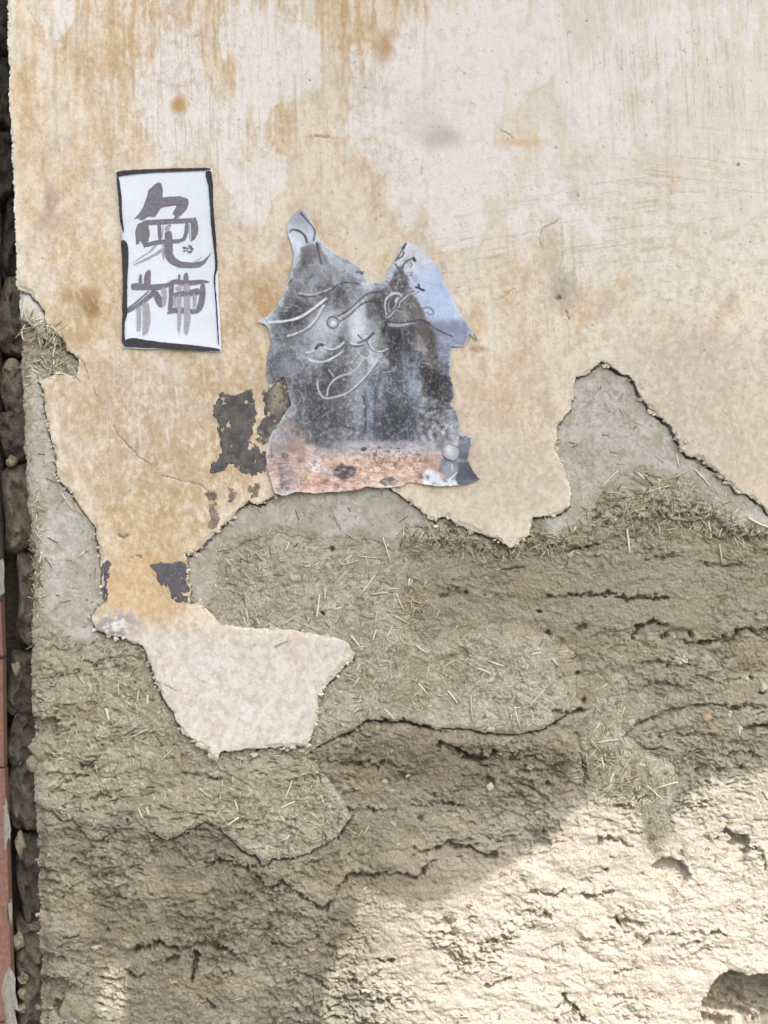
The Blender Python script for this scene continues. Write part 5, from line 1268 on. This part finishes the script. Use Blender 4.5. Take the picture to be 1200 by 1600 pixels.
# overall print texture
rock = sst(380, 430, CY) * sst(700, 685, CY) * (1 - sst(642, 660, CX) * sst(545, 520, CY))
tx1 = fbm(CX / 5 + .4 * cn2 * 8, CY / 6, 3, 4, .65); tx2 = np.abs(fbm(CX / 13 + 2 * cn1, CY / 18, 8, 4, .6) - .5) * 2; tx3 = fbm_ax(CX / 4 + 1.5 * cn2, CY / 22, 9, 3, .6)
pc = mixc(pc, lin((196, 202, 210)), sst(.56, .74, tx1) * rock * .46)
pc = mixc(pc, lin((62, 61, 67)), sst(.46, .28, tx1) * rock * .46)
pc = mixc(pc, lin((58, 57, 63)), sst(.10, .0, tx2) * rock * .46)
pc = mixc(pc, lin((180, 186, 196)), sst(.58, .74, tx3) * rock * .35)
pc = mixc(pc, lin((172, 180, 194)), sst(.52, .7, cn2) * rock * .45 * sst(600, 540, CX))
pc = pc * (1 + 0.9 * (cn1 - .5) * sst(300, 420, CY) * (1 - 0.75 * np.clip(blob(CX, CY, 695, 460, 40, 60) * 1.3, 0, 1)))[..., None]
pc = mixc(pc, lin((216, 220, 226)), sst(.86, .96, cnf) * .22 * sst(500, 560, CY) * sst(700, 660, CY) * sst(580, 540, CX))
pc = mixc(pc, lin((70, 68, 74)), sst(.24, .1, cnf) * .25 * sst(400, 450, CY))
# broad light and dark of the print
for x, y, rx, ry, c1, a in [(470, 500, 40, 18, (84, 84, 92), .5), (440, 600, 16, 60, (100, 102, 110), .4), (500, 650, 40, 30, (92, 92, 98), .45), (535, 600, 26, 60, (112, 113, 120), .35), (612, 480, 20, 16, (92, 90, 98), .4), (625, 545, 20, 26, (66, 66, 74), .55), (676, 545, 10, 30, (86, 80, 80), .5),
    (560, 640, 10, 50, (150, 153, 160), .4), (505, 505, 22, 20, (186, 192, 202), .45), (556, 515, 12, 20, (212, 220, 230), .55), (612, 660, 34, 30, (66, 70, 80), .5), (690, 610, 16, 22, (62, 60, 64), .6), (462, 560, 22, 26, (150, 154, 164), .4), (520, 425, 34, 12, (160, 163, 170), .4), (590, 455, 22, 10, (126, 124, 130), .4)]:
    pc = pc + (lin(c1) * (1 + .9 * (cn1 - .5))[..., None] - pc) * np.clip(blob(CWX, CWY, x, y, rx, ry) * a, 0, 1)[..., None]
dk = np.clip(blob(CWX, CWY, 470, 430, 22, 40) * .5 + blob(CWX, CWY, 455, 500, 34, 26) * .8 + blob(CWX, CWY, 520, 455, 34, 22) * .5 + blob(CWX, CWY, 490, 630, 45, 60) * .7 + blob(CWX, CWY, 535, 590, 24, 40) * .5 + blob(CWX, CWY, 615, 520, 26, 60) * .9 + blob(CWX, CWY, 618, 660, 40, 46) * .6
    + blob(CWX, CWY, 680, 600, 26, 50) * .9 + blob(CWX, CWY, 590, 470, 24, 16) * .5 + blob(CWX, CWY, 430, 570, 18, 40) * .4, 0, 1)
pc = pc * (1 - .66 * dk * rock)[..., None]
lg = np.clip(blob(CWX, CWY, 560, 505, 13, 42) + .7 * blob(CWX, CWY, 505, 510, 18, 22) + .5 * blob(CWX, CWY, 575, 440, 12, 8) + .4 * blob(CWX, CWY, 560, 590, 12, 30), 0, 1)
pc = mixc(pc, lin((214, 221, 231)), lg * .78)
for _ in range(70):
    x, y = random.uniform(428, 700), random.uniform(440, 690)
    if y < 500 and 560 < x < 600: continue
    a0 = random.uniform(-.9, .5); L = random.uniform(8, 26); bnd = random.uniform(-1.6, 1.6)
    pts, px_, py_ = [], x, y
    for k in range(6):
        pts.append((px_, py_)); a_ = a0 + bnd * k / 5; px_ += math.cos(a_) * L / 5; py_ -= math.sin(a_) * L / 5
    c_ = random.choice([(206, 210, 216), (188, 192, 200), (70, 69, 75), (88, 86, 92)])
    lo_ = np.searchsorted(cgy, y - 40); hi_ = np.searchsorted(cgy, y + 40)
    d_ = seg_dist(CX[lo_:hi_], CY[lo_:hi_], pts, 8.0)
    w_ = random.uniform(.9, 1.7)
    pc[lo_:hi_] = mixc(pc[lo_:hi_], lin(c_), (1 - sst(w_ * .3, w_ * .75, d_)) * random.uniform(.2, .5) * np.clip(rock[lo_:hi_], 0, 1))
nofig = 1 - sst(650, 668, CX)
dirt = sst(.48, .64, fbm(CX / 8, CY / 5, 7, 4, .65)) * sst(690, 705, CY) * nofig
pc = mixc(pc, lin((138, 100, 86)), dirt * .5); pc = mixc(pc, lin((236, 214, 204)), sst(.52, .66, fbm(CX / 10, CY / 4, 2, 4, .6)) * sst(700, 712, CY) * .35 * nofig)
pc = mixc(pc, lin((92, 74, 74)), sst(.74, .88, vn(CX / 4.2, CY / 3.4, 9)) * sst(690, 705, CY) * .5 * nofig)
# drawn curls and twigs
for pts, w, c1 in [
    ([(470, 333), (482, 347), (492, 359), (492, 366), (490, 376)], 3.2, (40, 42, 50)), ([(453, 363), (457, 358), (470, 362), (477, 369), (480, 379)], 3.8, (34, 36, 44)), ([(495, 380), (498, 392), (500, 404), (502, 412)], 3, (70, 68, 74)), ([(452, 442), (456, 438)], 4, (40, 40, 46)), ([(444, 460), (448, 455)], 3, (60, 60, 66)),
    ([(557, 426), (562, 425)], 5, (64, 66, 78)), ([(565, 428), (568, 426)], 5, (44, 44, 54)),
    ([(467, 462), (485, 465), (505, 460), (521, 450), (534, 442), (548, 441), (562, 444)], 2.2, (60, 58, 64)), ([(467, 458), (485, 461), (505, 456), (518, 450)], 2.4, (190, 194, 202)),
    ([(511, 470), (490, 486), (470, 499), (448, 506)], 2.2, (60, 60, 66)), ([(510, 466), (490, 482), (470, 496), (450, 502), (420, 504)], 4.2, (230, 233, 240)), ([(505, 478), (493, 500), (480, 513), (462, 522), (450, 525)], 3, (214, 218, 226)), ([(508, 480), (496, 502), (482, 516)], 1.6, (66, 66, 72)),
    ([(598, 455), (575, 458), (560, 470), (548, 484), (528, 494)], 3, (62, 62, 70)), ([(560, 474), (546, 488), (528, 498)], 2.2, (206, 210, 218)), ([(600, 473), (576, 470), (560, 478), (545, 495), (532, 502)], 2.6, (58, 58, 66)), ([(556, 486), (545, 498), (534, 503)], 2, (196, 200, 208)),
    ([(478, 551), (487, 550), (493, 545)], 3.4, (214, 217, 224)), ([(493, 545), (499, 538), (506, 540), (512, 546), (522, 548), (532, 543), (538, 535)], 4.6, (70, 70, 78)), ([(507, 542), (514, 546), (522, 546), (531, 541), (537, 535)], 3.4, (226, 229, 236)),
    ([(484, 562), (495, 566), (510, 565), (525, 557), (537, 549)], 3.8, (222, 225, 232)), ([(520, 562), (532, 555), (538, 548)], 1.8, (60, 58, 64)),
    ([(548, 538), (556, 542), (568, 539)], 4.4, (66, 68, 76)), ([(548, 536), (556, 539), (567, 537)], 3, (224, 228, 234)), ([(560, 536), (572, 532), (583, 521)], 4.6, (62, 60, 66)), ([(560, 524), (566, 530)], 3, (70, 70, 78)),
    ([(574, 532), (578, 542), (585, 549), (596, 550), (605, 545)], 4.6, (78, 78, 84)), ([(576, 534), (580, 543), (587, 549), (596, 550), (605, 545)], 2.8, (216, 220, 226)),
    ([(569, 557), (559, 575), (546, 584), (530, 588), (520, 595), (513, 604), (511, 618)], 2.6, (200, 203, 210)), ([(591, 566), (577, 586), (562, 602), (548, 614)], 1.8, (58, 56, 62)), ([(590, 563), (575, 584), (560, 600), (545, 613), (530, 619), (508, 624), (500, 616), (496, 604), (496, 596)], 2.8, (204, 207, 214)),
    ([(514, 578), (521, 588)], 2.2, (190, 192, 198)), ([(532, 662), (540, 668), (554, 670)], 3, (70, 68, 74)), ([(568, 620), (572, 650), (570, 676)], 3, (56, 58, 76)), ([(503, 651), (512, 645), (521, 638)], 1.6, (150, 150, 156)), ([(560, 552), (566, 558), (572, 560)], 3.4, (204, 210, 216)),
    ([(606, 490), (603, 475), (607, 464), (618, 459), (627, 462), (620, 470)], 6.4, (214, 218, 224)), ([(606, 490), (604, 476), (608, 466), (617, 462), (624, 463)], 3.6, (46, 46, 54)), ([(646, 455), (634, 461), (623, 471), (621, 480), (612, 488), (606, 494)], 6, (206, 210, 216)), ([(646, 455), (634, 460), (622, 471), (621, 480), (612, 487), (605, 494)], 3.4, (44, 44, 52)), ([(621, 482), (628, 484)], 2.6, (50, 50, 56)),
    ([(654, 445), (656, 452), (662, 454)], 4.2, (38, 44, 62)), ([(650, 449), (660, 453)], 4, (38, 44, 62)), ([(649, 460), (654, 456)], 2, (120, 134, 160)), ([(644, 432), (640, 430)], 3, (110, 120, 140)),
    ([(634, 381), (629, 390), (624, 398), (618, 408)], 3.4, (38, 38, 46)), ([(626, 387), (632, 388)], 2.4, (38, 38, 46)), ([(631, 394), (629, 401), (622, 405)], 3, (60, 60, 66)), ([(629, 418), (632, 411), (638, 407), (646, 404), (649, 408)], 3.6, (36, 38, 46)), ([(646, 404), (648, 408)], 5.4, (36, 38, 46)), ([(640, 410), (645, 413), (642, 418)], 2.2, (90, 96, 108)), ([(618, 413), (621, 419)], 3.4, (60, 62, 66)),
    ([(610, 508), (625, 509), (641, 504)], 5, (176, 180, 186)), ([(606, 503), (625, 505), (642, 503), (655, 499), (664, 502), (674, 510), (686, 517), (706, 526)], 3, (58, 58, 66)),
    ([(662, 482), (668, 480), (676, 484), (678, 491), (672, 493), (667, 489)], 3.2, (112, 128, 140)), ([(668, 486), (672, 489)], 3.4, (176, 196, 214)), ([(740, 522), (745, 530)], 4, (112, 104, 104)),
    ([(660, 416), (680, 412)], 1.2, (170, 188, 222)), ([(662, 441), (690, 449)], 1.2, (160, 180, 218)), ([(655, 425), (676, 432)], 1.0, (176, 192, 224)), ([(664, 455), (684, 462)], 1.0, (165, 186, 222))]:
    pline(pts, w * 0.98, c1, .95)
pblob(702, 726, 17, 16, (112, 117, 130), .7); pblob(702, 735, 12, 12, (150, 156, 170), .9, True)
pblob(704, 708, 16, 15, (84, 86, 96), .9, True)
pblob(704, 708, 14, 13, (172, 177, 190), .98, True); pblob(701, 704, 7, 7, (222, 226, 234), .9)
pline([(692, 712), (698, 718), (706, 720)], 2.4, (72, 74, 84)); pline([(702, 750), (708, 744), (714, 738)], 2.6, (226, 230, 238)); pline([(707, 735), (706, 726)], 3, (200, 205, 215))
# bead
rr = np.sqrt((CX - 520) ** 2 + (CY - 504) ** 2)
pc = mixc(pc, lin((66, 66, 74)), (1 - sst(9.5, 11, rr)) * .9); pc = mixc(pc, lin((160, 162, 168)), (1 - sst(6.5, 9, rr)) * .9); pc = mixc(pc, lin((240, 242, 246)), np.exp(-(((CX - 521) ** 2 + (CY - 505) ** 2) / 22)) * .95)
for _ in range(34):
    x, y = random.uniform(535, 572), random.uniform(540, 680)
    pc = mixc(pc, lin((222, 226, 230)), np.exp(-(((CX - x) ** 2 + (CY - y) ** 2) / random.uniform(.8, 3.0))) * .6)
# white torn fringe of the paper
fr = np.exp(-np.maximum(s_co, 0) / 1.3) * sst(.45, .6, vn(CX / 18, CY / 18, 4))
pc = mixc(pc, lin((236, 238, 242)), np.clip(fr, 0, 1) * .8)
hf = fbm(CX / 2.6, CY / 2.9, 5, 2, .6)
hm = rock * .8 + .25
pc = mixc(pc, lin((216, 220, 226)), sst(.58, .80, hf) * .16 * hm); pc = mixc(pc, lin((46, 45, 50)), sst(.44, .22, hf) * .20 * hm)
pc = (pc * .9 + .1 * pc.mean(-1, keepdims=True)) * np.array([1.0, 1.0, 0.99], np.float32)
pc = np.clip(pc, 0.004, 0.9)

def lowv(A, xx, yy):
    i = np.clip(np.searchsorted(GY, yy[:, 0]), 0, len(GY) - 1); j = np.clip(np.searchsorted(GX, xx[0]), 0, len(GX) - 1)
    return A[np.ix_(i, j)]
wr = 0.0018 * (fbm(CX / 45, CY / 60, 4, 3) - .5) + 0.0012 * np.abs(fbm(CX / 30, CY / 22, 9, 2) - .5)
curl = 0.0035 * np.exp(-np.maximum(s_co, 0) / 7.0) * sst(.35, .7, vn(CX / 40, CY / 40, 2))
curl += 0.004 * np.exp(-np.maximum(s_co, 0) / 8.0) * sst(735, 765, CY)
curl -= 0.0
cd = lowv(LOW, CX, CY) + 0.0038 + wr + curl
print_o = sheet('pasted_print', CX, CY, cells(s_co), cd, pc, 0.0007, M_PRINT, None)
tag(print_o, 'torn grey paper cutout print of two shaggy peaks with curls and a pink base', 'poster')

# ------------------------------------------------------------------ ground of the alley
g = 30.0
ground = new_mesh('ground', [(-g, -g, 0), (g, -g, 0), (g, g, 0), (-g, g, 0)], [(0, 1, 2, 3)], None, None, False, M_GROUND)
tag(ground, kind='structure')

# ------------------------------------------------------------------ canvas awning added out of view, its outline cut to throw the shade on the wall
LIT = [(488, 1640), (503, 1590), (512, 1560), (518, 1510), (538, 1465), (553, 1432), (578, 1408), (602, 1402), (622, 1424), (648, 1430), (682, 1417), (720, 1405), (752, 1380), (792, 1358), (822, 1345), (852, 1325), (876, 1300), (890, 1288), (902, 1262), (924, 1248), (960, 1250), (990, 1260), (1006, 1285), (1012, 1312), (1020, 1345),
 (1040, 1340), (1050, 1300), (1064, 1264), (1085, 1240), (1112, 1222), (1152, 1214), (1205, 1216), (1300, 1190), (1450, 1210), (1600, 1160), (1850, 1180), (2400, 1150), (2400, 2200), (440, 2200), (452, 1850), (470, 1720)]
HOLE = [(152, 1522), (176, 1514), (194, 1524), (196, 1560), (190, 1606), (176, 1640), (158, 1630), (150, 1590), (156, 1560)]
ax = np.arange(-150, 1340, 6, dtype=np.float32); ay = np.arange(-130, 1960, 6, dtype=np.float32)
AX, AY = np.meshgrid(ax, ay)
JX = AX + 34 * (fbm(AX / 26, AY / 26, 2, 3, .6) - .5); JY = AY + 34 * (fbm(AX / 26, AY / 26, 5, 3, .6) - .5)
s_lit = sdf(AX, AY, JX, JY, LIT, pad=24); s_hole = sdf(AX, AY, AX, AY, HOLE, pad=12)
keepa = ~(cells(s_lit) | cells(s_hole))  # added sheet is left open over the sunlit outline and the small spot
T_RAY = 4.2
n_pl = (TO_SUN + Vector((0, 0, 0.35))).normalized()
P0 = W(700, 1350, 0.02) + TO_SUN * T_RAY
def to_blocker(co):
    co = np.asarray(co, np.float64).copy()
    back = co[:, 1] > 0.0
    co[:, 1] = 0.026
    nn = np.array(n_pl); tt = np.array(TO_SUN)
    lam = ((np.array(P0) - co) @ nn) / (tt @ nn)
    return co + lam[:, None] * tt + np.where(back, 0.004, 0.0)[:, None] * nn
blocker_root = thing('added_blocker', 'added unseen canvas awning stretched across the alley behind the viewer', 'blocker', (P0.x, P0.y, 0))
sag = np.full(AX.shape, -0.0005, np.float32)
sheet('blocker_sheet', AX, AY, keepa, sag, np.ones(AX.shape + (3,), np.float32), 0.001, M_BLOCKER, blocker_root, to_blocker)  # outline projected towards the sun, so the sheet shapes the shade
for (u, v) in ((-140, -120), (1325, -120)):  # poles added only to carry the made-up sheet
    c = np.array([[(u - 600) * S, 0, Z0 + (1600 - v) * S]])
    tp = to_blocker(c)[0]
    vv, qq, tt = tube_arrays([(-3.5 if u < 0 else 6.0, -6.5, 0), (tp[0] * .5 + (-1.75 if u < 0 else 3.0), tp[1] * .5 - 3.25, tp[2] * .5), (tp[0], tp[1], tp[2] + .02)], 0.03, 0.025, 8)
    new_mesh('added_pole', vv, qq, tt, None, True, M_ADDED_POLE, blocker_root)
